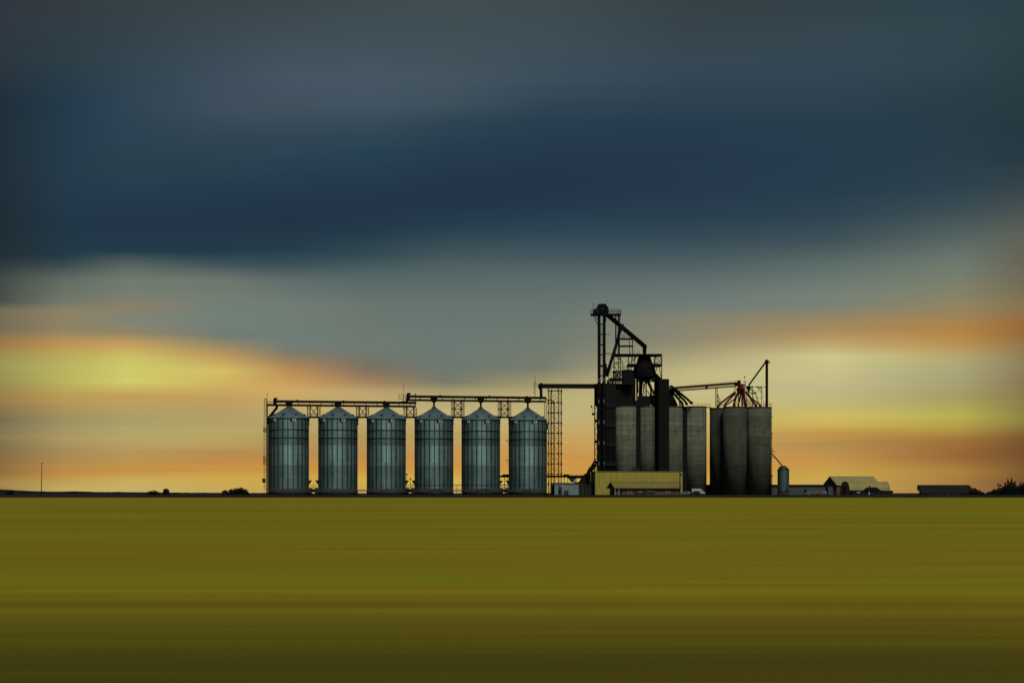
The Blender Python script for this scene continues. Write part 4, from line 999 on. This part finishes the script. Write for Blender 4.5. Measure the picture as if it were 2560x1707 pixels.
# red distributor
rd = thing('red_distributor', 'dark red turnhead with outlet pipes spreading over the right hand silos', 'distributor', W(1853, 975, YC))
b = MB().lathe(W(*P6(870, 1010), YC), [(1.1, 0), (2.0, 1.4), (1.75, 2.6), (1.0, 3.3), (.5, 3.9)], 14); b.build('turnhead', M['redp'], rd, True)
for pts, r, dy in (([(700, 960), (300, 1270), (200, 1370)], .42, 5), ([(720, 980), (420, 1290), (365, 1370)], .42, 1), ([(800, 950), (700, 1180), (655, 1360)], .48, -2.5), ([(905, 960), (915, 1380)], .42, -3.5), ([(960, 960), (1010, 1385)], .5, -3.5), ([(950, 960), (985, 1370)], .4, 4), ([(1020, 960), (1140, 1110), (1310, 1360)], .5, -2), ([(1000, 950), (1180, 1140), (1480, 1370)], .36, -1), ([(690, 1165), (440, 1345)], .3, 6), ([(860, 960), (840, 1180), (780, 1380)], .34, 3), ([(1040, 1000), (1230, 1240), (1330, 1375)], .34, 2)):
    o = MB().pipe([W(*P6(*p), YC + dy * (.15 + .85 * j / (len(pts) - 1))) for j, p in enumerate(pts)], r, 10).build('outlet_pipe', M['redp'], rd, True)
for x, y in ((205, 1365), (375, 1360), (655, 1340), (1310, 1350), (1440, 1370)):
    MB().bb(W(P6(x - 40, 0)[0], 0, YC).x, W(P6(x + 40, 0)[0], 0, YC).x, YC + (2.5 if x < 300 else -2), YC + (3.5 if x < 300 else -1), ZS2 + .02, W(0, P6(0, y - 28)[1], YC).z).build('inlet_box', M['redp'], rd, True)
# black frame around it
rf2 = thing('distributor_tower', 'black braced lattice tower around the red distributor', 'lattice tower', W(1855, 1014, YC))
Y1, Y2 = YC - 2.2, YC + 3
for x in (690, 800, 1045, 1225):
    for Y in (Y1, Y2): MB().bar(W(*P6(x, 790), Y), W(*P6(x + (8 if Y > YC else 0), 1395), Y), .24 if x != 800 else .32).build('leg', M['steel'], rf2, True)
b = MB()
for Y in (Y1, Y2):
    for x0, x1 in ((690, 800), (800, 1045), (1045, 1225)):
        for y0 in (800, 1000, 1200): xbrace(b, W(*P6(x0, y0), Y), W(*P6(x1, y0), Y), W(*P6(x0, y0 + 195), Y), W(*P6(x1, y0 + 195), Y), .13); b.bar(W(*P6(x0, y0 + 200), Y), W(*P6(x1, y0 + 200), Y), .16)
    for k_ in range(6): b.bar(W(*P6(1060 + 28 * k_, 1200), Y), W(*P6(1090 + 24 * k_, 1395), Y), .12)
b.build('cross_brace', M['steel'], rf2, True)
MB().bb(W(P6(1000, 0)[0], 0, YC).x, W(P6(1230, 0)[0], 0, YC).x, Y1 - .05, Y2, W(0, P6(0, 812)[1], YC).z, W(0, P6(0, 795)[1], YC).z).build('top_deck', M['steel'], rf2, True)
b = MB(); b.prism([W(*P6(*p), YC - .8) for p in ((1045, 810), (1080, 880), (1100, 980), (1130, 980), (1150, 870), (1180, 810))], (0, 1.6, 0)); b.build('receiving_hopper', M['steel'], rf2, True)
b = MB(); b.bar(W(*P6(1110, 1005), Y1), W(*P6(1340, 995), Y1), .4); b.bar(W(*P6(1150, 860), Y1), W(*P6(1310, 990), Y1), .36); b.bar(W(*P6(1310, 990), Y1), W(*P6(1430, 1370), Y1), .28); b.bar(W(*P6(1310, 1000), Y1), W(*P6(1230, 1090), Y1), .16)
b.build('side_platform', M['steel'], rf2, True)
# right leg with its own frame
bl2 = thing('corner_leg', 'single thin black bucket leg with diagonal spout at the right silo edge', 'bucket elevator', W(1917, 1015, 748))
Yk = 748
MB().bb(W(1914, 0, Yk).x, W(1919.8, 0, Yk).x, Yk - .5, Yk + .5, ZS2 + .02, W(0, 902, Yk).z).build('leg_trunk', M['steel'], bl2, True)
b = MB(); b.lathe(W(1916.5, 904, Yk), [(.75, -.9), (.85, 0), (.7, .6), (.3, .9)], 14); b.prism([W(px, py, Yk - .4) for px, py in ((1917, 899.5), (1925, 902.5), (1917, 906))], (0, .8, 0)); b.build('head_hood', M['steel'], bl2, True)
b = MB(); b.bar(W(1919, 907, Yk), W(1925.7, 907, Yk), .3, 1.2); b.bar(W(1919, 901, Yk - .4), W(1926, 900.8, Yk - .4), .07); b.build('head_platform', M['steel'], bl2, True)
MB().pipe([W(1914.5, 904.5, Yk), W(1872.5, 962, YC), W(1871, 969, YC)], .36).build('spout_pipe', M['steel'], bl2, True)
b = MB(); b.bar(W(*P6(1220, 800), Yk), W(*P6(1640, 815), Yk), .2); b.bar(W(*P6(1235, 1137), Yk), W(*P6(1530, 1137), Yk), .13)
for x0, x1 in ((1490, 1490), (1500, 1555)): b.bar(W(*P6(x0, 815), Yk), W(*P6(x1, 1390), Yk), .2 if x0 == x1 else .1)
b.bar(W(*P6(1375, 820), Yk), W(*P6(1490, 985), Yk), .24); b.bar(W(*P6(1490, 820), Yk), W(*P6(1330, 975), Yk), .14); b.bar(W(*P6(1330, 820), Yk), W(*P6(1490, 830), Yk), .34)
b.build('stay_frame', M['steel'], bl2, True)
b = MB(); rail(b, W(1908, 1015, Yk - 4), W(1928.5, 1016, Yk - .5), 1.25, 1.3, .12); b.bar(W(1923, 1008.5, Yk - 2), W(1930, 1008.5, Yk - .5), .14); b.build('handrail', M['steel'], bl2, True)
b = MB()
for k_ in range(16): b.bar(W(1919.8, 915 + 6 * k_, Yk), W(1920.9, 915 + 6 * k_, Yk), .14)
b.build('ladder_rung', M['steel'], bl2, True)
# ladder and landings down the right edge
sl_ = thing('silo_ladder', 'ladder with small landings down the right edge of the rightmost silo', 'ladder', G(1929.5, 747))
MB().bar(G(1929.2, 747), W(1929.2, 1016, 747), .16).build('rail', M['steel'], sl_, True)
b = MB(); py = 1020
while py < 1232: b.bar(W(1928, py, 747), W(1930.6, py, 747), .13); py += 5
b.build('rung', M['steelg'], sl_, True)
for py, x1, w in ((1034, 1930.5, .14), (1041, 1932.5, .2), (1084, 1931, .5), (1093, 1931.5, .35), (1119.5, 1931.5, .2), (1124, 1932, .3), (1128, 1937.2, .3), (1143, 1932.5, .3), (1188, 1931, .5)):
    MB().bar(W(1928, py, 747), W(x1, py, 747), w, .8).build('landing', M['steel'], sl_, True)
b = MB()
for px in (1929.6, 1930.8):
    b.bar(W(px, 1186, 746.6), W(px, 1230, 746.6), .09)
for k_ in range(12): b.bar(W(1929.2, 1187 + k_ * 3.6, 746.6), W(1931.2, 1187 + k_ * 3.6, 746.6), .12)
b.build('cage', M['steel'], sl_, True)

# small bin on the right
sbn = thing('feed_bin', 'small corrugated steel bin with a cone top right of the concrete silos', 'grain bin', G(1958.3, 733))
e = W(0, 1174, 733).z - ZP; tp = W(0, 1165, 733).z - ZP
prof = []; z = .9
while z < e - .05:
    z2 = min(z + .9, e); prof += [(2.5, z), (2.46, z2 - .06), (2.5, z2 - .03)]; z = z2
MB().lathe((0, 0, 0), prof, 40).build('wall', M['bin'], sbn)
ro = MB().lathe((0, 0, 0), [(2.62, e - .05), (2.62, e + .05), (1.05, tp), (.95, tp + .2)], 40).build('roof', M['stiff'], sbn)
MB().lathe((0, 0, 0), [(2.7, 0), (2.7, .9)], 32).build('foundation', M['found'], sbn)
b = MB(); b.bar((-1.7, -.6, tp - .9), (-1.7, -.6, tp + .0), .35); b.build('roof_vent', M['steel'], ro)
MB().box((.9, -2.42, 1.9), 1.0, .25, 1.7, R_(20)).build('hatch_door', M['stiff'], sbn)
fs = thing('feed_spout', 'thin dark pipe sloping from the silo edge down to the small bin', 'spout', W(1955, 1165, 733))
MB().pipe([W(1928.5, 1132, 744), W(1931.5, 1136, 743), W(1954, 1162, 733.5), W(1955.5, 1165.8, 733)], .26).build('spout_pipe', M['steel'], fs, True)

# ------------------------------------------------------------------ right side: warehouse, red shed, covered hut
wh = thing('warehouse', 'long low grey warehouse behind the silos and the small bin', 'building', corner(1757, 768), R_(3))
b = MB(); b.bb(0, 56, 0, 12, 0, 3.9); b.build('wall', M['grey'], wh)
MB().prism([(-.4, -.4, 3.9), (-.4, 6, 4.6), (-.4, 12.4, 3.9), (-.4, 12.4, 3.75), (-.4, -.4, 3.75)], (56.8, 0, 0)).build('roof', M['clad2'], wh)
for x in (34, 46): MB().bb(x, x + 1.2, -.05, -.003, 0, 2.4).build('door', M['clad2'], wh)

TH = R_(24)
rs = thing('red_shed', 'dull red gabled shed with a cream metal roof', 'shed', corner(2092, 722), TH)
Wd, Ls = 8.6, 21.5; hw, hr = 4.5, 7.6
b = MB(); b.bb(0, Ls, 0, Wd, 0, hw); b.prism([(0, .001, hw), (0, Wd - .001, hw), (0, Wd / 2, hr - .15)], (Ls, 0, 0)); b.build('wall', M['redwall'], rs)
b = MB()
for sg in (-1, 1):
    y0 = Wd / 2 + sg * (Wd / 2 + .65); zz0 = hr - (hr - hw) * (Wd / 2 + .65) / (Wd / 2)
    b.prism([(-.6, Wd / 2, hr + .12), (-.6, y0, zz0 + .12), (-.6, y0, zz0 - .05), (-.6, Wd / 2, hr - .05)], (Ls + 1.2, 0, 0))
ro = b.build('roof', M['cream'], rs)
b = MB()
for sg in (-1, 1): b.bar((-.63, Wd / 2, hr + .0), (-.63, Wd / 2 + sg * (Wd / 2 + .7), hw - .5), .09, .45)
b.build('barge_board', M['wood'], ro)
MB().bar((-.62, Wd / 2, hr + .14), (Ls + .62, Wd / 2, hr + .14), .18).build('ridge_cap', M['wood'], ro)
d = MB().bb(-.08, -.003, 3.0, 6.2, 0, 3.4).build('sliding_door', M['pale'], rs)
MB().bb(-.05, -.002, 6.25, 7.2, 0, 3.4).build('door_opening', M['dark'], rs)
MB().bb(-.10, -.081, 3.3, 3.45, 1.3, 1.9).build('handle', M['steel'], d)

qh = thing('quonset_hut', 'arched cream vinyl covered hut in front of the red shed', 'storage tent', corner(2124, 709), TH)
Wq, Lq, hq = 6.6, 20.3, 5.55
arc = []
for k_ in range(25):
    t = math.pi * k_ / 24; arc.append((Wq / 2 - Wq / 2 * math.copysign(abs(math.cos(t)) ** .8, math.cos(t)), hq * math.sin(t) ** .75))
MB().prism([(0, y, z) for y, z in arc], (Lq, 0, 0)).build('cover', M['fabric'], qh)
b = MB()
for x in (0, Lq):
    for (y0, z0), (y1, z1) in zip(arc, arc[1:]): b.bar((x, y0, z0), (x, y1, z1), .16)
b.build('end_arch', M['wood'], qh)
MB().prism([(-.06, y, z * .985) for y, z in [(Wq / 2 + (y - Wq / 2) * .97, z) for y, z in arc]], (.055, 0, 0)).build('end_wall', M['redwall'], qh)
MB().bb(-.14, -.065, 2.0, 4.8, 0, 3.6).build('door_opening', M['dark'], qh)
b = MB()
for sg in (0,):
    y, z = arc[7]; b.bar((0.05, y - .02, z + .02), (Lq - .05, y - .02, z + .02), .10)
b.build('seam_strip', M['ochre'], qh)

hc_ = thing('cabin', 'long low dark cabin with a hip roofed middle in front of the covered hut', 'cabin', corner(2130, 697.5), R_(2))
for a_, c_, h_ in ((0, 5.6, 1.65), (11.4, 16.9, 1.55)):
    wg = MB().bb(a_, c_, 0, 4, 0, h_).build('wing', M['clad2'], hc_)
    MB().bb(a_ - .15, c_ + .15, -.15, 4.15, h_ + .003, h_ + .2).build('wing_roof', M['clad'], wg)
MB().bb(5.6, 11.4, -.3, 4.3, 0, 1.7).build('wall', M['clad2'], hc_)
MB().add([(5.3, -.7, 1.7), (11.9, -.7, 1.7), (11.9, 4.7, 1.7), (5.3, 4.7, 1.7), (6.8, 2, 3.15), (10.6, 2, 3.15)], [(0, 1, 5, 4), (1, 2, 5), (2, 3, 4, 5), (3, 0, 4), (3, 2, 1, 0)]).build('roof', M['clad'], hc_)
MB().bb(7.6, 8.0, 1.7, 2.1, 2.8, 3.85).build('chimney', M['dark'], hc_)
w_ = MB().bb(2.0, 3.3, -.05, -.003, .8, 1.15).build('window', M['pale'], hc_)
MB().bb(6.8, 7.15, -.36, -.302, 0, 1.2).build('door', M['pale'], hc_)

# rail hopper car
rw = thing('hopper_railcar', 'dark covered hopper railcar parked beside the bushes at right', 'railcar', corner(2295, 716), R_(1.5))
Lc = 21.4
b = MB(); b.prism([(0, -1.5, 3.9), (0, -1.5, 2.1), (1.5, -1.5, .62), (Lc - 1.5, -1.5, .62), (Lc, -1.5, 2.1), (Lc, -1.5, 3.9)], (0, 3.0, 0)); bd = b.build('body', M['sheet'], rw)
b = MB()
for k_ in range(15): x = .3 + (Lc - .6) * k_ / 14; b.bb(x - .06, x + .06, -1.6, -1.501, 2.6, 3.85)
b.build('rib', M['sheet'], bd)
b = MB(); b.bb(.2, Lc - .2, -1.2, 1.2, 3.903, 4.05); b.bb(.0, Lc, -.5, .5, 4.05, 4.15); b.build('roof_walk', M['steel'], rw)
for x in (3.6, 8.4, 13.2): MB().prism([(x, -1.2, .8), (x + .8, -1.2, .15), (x + 3.2, -1.2, .15), (x + 4.0, -1.2, .8)], (0, 2.4, 0)).build('discharge_hopper', M['sheet'], rw)
for x in (2.0, Lc - 2.0):
    t = MB().bb(x - 1.3, x + 1.3, -1.1, 1.1, .45, .95).build('bogie', M['steel'], rw)
    for dx in (-.85, .85):
        MB().tube((x + dx, -.85, .46), (x + dx, .85, .46), .12).tube((x + dx, -.85, .46), (x + dx, -.72, .46), .46, n=18).tube((x + dx, .72, .46), (x + dx, .85, .46), .46, n=18).build('wheelset', M['steel'], t)
b = MB(); b.bar((.05, -1.45, 3.8), (.05, -1.45, .7), .08); b.bar((.05, -1.0, 3.8), (.05, -1.0, .7), .08)
for k_ in range(8): b.bar((.05, -1.45, .8 + .4 * k_), (.05, -1.0, .8 + .4 * k_), .06)
b.build('end_ladder', M['pale'], rw)
rl = MB(); rl.bb(-30, 45, -.8, -.72, 0, .03)
# ------------------------------------------------------------------ vehicles
def wheels(r, xs, y, rad):
    for x in xs:
        for s in (-1, 1):
            t = MB().tube((x, s * y, rad), (x, s * (y - .24), rad), rad, n=18).build('wheel', M['rubber'], r)
            MB().tube((x, s * (y + .012), rad), (x, s * (y - .05), rad), rad * .58, n=14).build('rim', M['rim'], t)
def car(label, px, Y, rz, paint, kind='sedan', group='parked cars'):
    r = thing('parked_car', label, 'car', corner(px, Y), rz, group)
    Lh = 2.25; w = .88
    if kind == 'sedan': low = [(-2.25, .35), (-2.28, .75), (-1.5, .92), (1.0, .95), (2.1, .82), (2.28, .6), (2.22, .33)]; top = [(-1.75, .9), (-1.1, 1.42), (.35, 1.45), (1.1, .93)]
    elif kind == 'suv': low = [(-2.3, .4), (-2.32, 1.0), (-1.6, 1.08), (1.0, 1.08), (2.15, 1.0), (2.32, .7), (2.3, .4)]; top = [(-2.2, 1.05), (-1.9, 1.75), (.4, 1.78), (1.15, 1.05)]
    else: low = [(-2.7, .45), (-2.72, 1.05), (-.5, 1.08), (1.2, 1.1), (2.6, 1.0), (2.75, .75), (2.72, .42)]; top = [(-.7, 1.06), (-.6, 1.75), (.7, 1.78), (1.4, 1.08)]
    b = MB()
    def loft(pts, w0, w1, zlo, zhi):
        f = lambda z: w0 + (w1 - w0) * (z - zlo) / (zhi - zlo); n = len(pts)
        b.add([(x, -f(z), z) for x, z in pts] + [(x, f(z), z) for x, z in pts], [(k, (k + 1) % n, n + (k + 1) % n, n + k) for k in range(n)] + [list(range(n))[::-1], list(range(n, 2 * n))])
    loft(low, w, w, 0, 1); loft(top, w - .03, w - .2, top[0][1], top[1][1]); b.build('body', paint, r)
    zlo, zhi = top[0][1], top[1][1]; g = MB()
    for s in (-1, 1):
        def wp(x, z): return (x, s * (w - .03 - .17 * (z - zlo) / (zhi - zlo) + .012), z)
        a = zlo + .08; c = zhi - .1
        x0 = top[0][0] + .25; x1 = top[3][0] - .2
        pts = [wp(x0, a), wp(x1, a), wp(top[2][0] + .05, c), wp(top[1][0] + .1, c)]
        g.prism(pts, (0, s * .006, 0))
    g.build('side_window', M['glass'], r)
    g = MB(); g.prism([(top[3][0] - .02, -.7, zlo + .08), (top[3][0] - .02, .7, zlo + .08), (top[2][0] + .12, .6, zhi - .08), (top[2][0] + .12, -.6, zhi - .08)], (.03, 0, .02)); g.build('windscreen', M['glass'], r)
    wheels(r, (-1.4, 1.45), w + .01, .34 if kind == 'sedan' else .38)
    for s in (-.6, .6): MB().bb(low[-2][0] - .06, low[-2][0] + .02, s - .17, s + .17, .6, .74).build('headlight', M['pale'], r)
    return r
car('dark sedan parked under the second office window', 1600.5, 694.5, R_(8), M['carblack'])
car('dark estate car parked under the third office window', 1622, 694.3, R_(185), M['carblack'], 'suv')
car('silver car parked left of the white van', 1714.5, 694, R_(150), M['carsilver'])
car('dark car parked in front of the white van', 1738.5, 693, R_(200), M['carblack'])
car('rust red pickup truck parked in front of the grey warehouse', 2040, 706, R_(183), M['carred'], 'pickup')
car('pale grey car parked left of the red pickup', 2026, 712, R_(172), M['carsilver'])
car('grey car parked right of the red pickup', 2052, 714, R_(188), M['carsilver'], 'suv')
vn = thing('white_van', 'white boxy van parked in front of the fourth concrete silo', 'van', corner(1744.5, 699), R_(4))
b = MB(); b.bb(-2.6, 1.2, -1.0, 1.0, .45, 2.45); b.build('cargo_box', M['carwhite'], vn)
b = MB(); b.xz([(1.2, .42), (1.2, 2.2), (1.75, 2.15), (2.25, 1.3), (2.75, 1.15), (2.8, .42)], -.93, .93); cb = b.build('cab', M['carwhite'], vn)
g = MB()
for s in (-1, 1): g.prism([(1.35, s * .932, 1.3), (1.95, s * .932, 1.3), (1.68, s * .932, 1.95), (1.35, s * .932, 1.95)], (0, s * .01, 0))
g.build('side_window', M['glass'], cb)
b = MB(); b.bb(-2.5, 1.1, -1.02, -1.002, 1.45, 1.6); b.build('side_stripe', M['steelg'], vn)
b = MB(); b.bb(-2.7, 1.25, -1.05, 1.05, 2.453, 2.53); b.build('roof_lip', M['white'], vn)
wheels(vn, (-1.6, 2.0), .95, .40)

# ------------------------------------------------------------------ left pole, bushes, trees
pl = thing('light_pole', 'lone slender light pole standing in the open at far left', 'pole', corner(103, 690))
zt = W(0, 1158, 690).z - ZP
MB().tube((0, 0, 0), (.28, 0, zt), .19, .12, 10).build('pole', M['wood'], pl)
b = MB(); b.box((.38, 0, zt), .7, .3, .3); b.build('lamp_head', M['steel'], pl)
def bush(name, label, cat, lumps, Y, leaf=.45, dens=26, trunk=True, group=None, spires=()):
    """lumps: (px, py_top, half width px); leaf-sized faces packed through each lump, denser at its skin"""
    cx = sum(l[0] for l in lumps) / len(lumps)
    r = thing(name, label, cat, corner(cx, Y), 0, group); s = Y / F; b = MB(); base = MATS[r.name].translation
    for px, py, hw in lumps:
        x = (px - cx) * s; h = W(0, py, Y).z - ZP; rw = hw * s; n = int(dens * (1 + rw * h))
        for k in range(n):
            a = random.uniform(0, 2 * math.pi); e = random.uniform(-.15, 1); rr = random.uniform(.0, 1) ** .35
            ce = math.sqrt(max(0, 1 - max(e, 0) ** 2))
            p = Vector((x + rw * rr * ce * math.cos(a), rw * .8 * rr * ce * math.sin(a), max(.05, h * .12 + h * .86 * rr * max(e, -.1))))
            u = Vector((random.gauss(0, 1), random.gauss(0, 1), random.gauss(0, 1))).normalized(); v = u.orthogonal().normalized(); w = u.cross(v)
            L_ = leaf * random.uniform(.6, 1.3)
            b.add([p - v * L_, p + w * L_ * .45, p + v * L_, p - w * L_ * .45], [(0, 1, 2, 3)])
    for px, py, hw, pb_ in spires:
        x = (px - cx) * s; h = W(0, py, Y).z - ZP; h0 = W(0, pb_, Y).z - ZP
        for k in range(int(70 * (h - h0))):
            f = random.random(); z = h0 + (h - h0) * f; rw = hw * s * (1 - f) ** .7 + .1
            p = Vector((x + random.uniform(-rw, rw), random.uniform(-rw, rw), z)); u = Vector((random.gauss(0, .6), random.gauss(0, .6), random.gauss(0, 1))).normalized(); w = u.orthogonal().normalized()
            L_ = leaf * random.uniform(.5, 1.0); b.add([p - u * L_, p + w * L_ * .4, p + u * L_, p - w * L_ * .4], [(0, 1, 2, 3)])
    b.build('crown', M['leaf'], r)
    t = MB()
    for px, py, hw in lumps:
        x = (px - cx) * s; h = W(0, py, Y).z - ZP
        t.tube((x, 0, 0), (x + random.uniform(-.2, .2), 0, h * .55), .16, .05, 7)
        for k in range(4): a = random.uniform(0, 6.28); t.tube((x, 0, h * .25), (x + math.cos(a) * hw * s * .55, math.sin(a) * hw * s * .5, h * .7), .08, .03, 6)
    t.build('trunk', M['bark'], r)
    return r
bush('bush', 'small round bush on the far left horizon, left of the light pole', 'bush', [(28, 1222, 7), (20, 1225, 8)], 705, .3, 60)
bush('bush', 'flat topped low bush in the left distance beside the round tree', 'bush', [(376, 1226, 10), (385, 1224.5, 11), (393, 1226.5, 6)], 703, .3, 60)
bush('round_tree', 'small ball shaped tree in the left distance', 'tree', [(415, 1219.5, 9.3)], 702, .28, 160)
bush('shrub_clump', 'broad dark clump of shrubs left of the steel bins', 'shrub', [(563, 1224.5, 10), (580, 1221, 12), (590, 1218.5, 11), (603, 1217.5, 12), (613, 1222, 10), (597, 1220, 14)], 702, .32, 80)
bush('bush', 'dark bush against the right end of the railcar', 'bush', [(2424, 1213.5, 8), (2436, 1217.5, 9), (2447, 1224, 8), (2456, 1229, 6)], 717, .3, 90)
bush('bush', 'dark sprawling bush at the left foot of the right hand trees', 'bush', [(2474, 1228, 10), (2487, 1222, 11), (2499, 1217, 11), (2510, 1213.5, 10), (2490, 1227, 18)], 714, .3, 90, spires=((2496, 1208, 2.5, 1216), (2502, 1210, 2, 1216)))
bush('shrub_tree', 'tall spiky topped dark tree near the right edge', 'tree', [(2517, 1210, 12), (2527, 1207, 13), (2537, 1211, 13), (2526, 1218, 20)], 712, .32, 100, spires=((2519.5, 1197, 2.6, 1212), (2529, 1193.5, 2.8, 1212), (2537.5, 1202, 2.6, 1213), (2513, 1205, 2.4, 1213), (2524, 1204, 3, 1213), (2533, 1205, 3, 1213)))
bush('shrub_tree', 'dark bushy tree cut by the right edge of the picture', 'tree', [(2550, 1211, 12), (2562, 1208, 13), (2575, 1210, 14), (2556, 1218, 18)], 713, .32, 100, spires=((2552, 1205, 2.6, 1213), (2558, 1206, 2.4, 1213)))
# a bird over the elevator head
bd = MB()
def bird():
    r = thing('bird', 'tiny dark bird gliding just above the elevator head', 'bird', W(1519.6, 753.5, 720), R_(20))
    b = MB(); n = 8; prof = [(-.30, .01), (-.22, .05), (-.08, .085), (.06, .08), (.14, .05), (.19, .06), (.24, .045), (.30, .008)]
    vs = []
    for x, rr in prof:
        for k in range(n): t = 2 * math.pi * k / n; vs.append((x, rr * math.cos(t), rr * .85 * math.sin(t)))
    fs = [(i * n + k, i * n + (k + 1) % n, (i + 1) * n + (k + 1) % n, (i + 1) * n + k) for i in range(len(prof) - 1) for k in range(n)]
    b.add(vs, fs, True)
    for s in (-1, 1):
        b.add([(.08, s * .05, .04), (-.10, s * .05, .03), (-.10, s * .35, .13), (-.16, s * .58, .06), (.0, s * .50, .10), (.08, s * .30, .15)], [(0, 1, 2, 5), (5, 2, 3, 4)])
    b.add([(-.26, .03, 0), (-.26, -.03, 0), (-.46, -.09, 0), (-.46, .09, 0)], [(0, 1, 2, 3)])
    b.build('body', M['feather'], r)
bird()
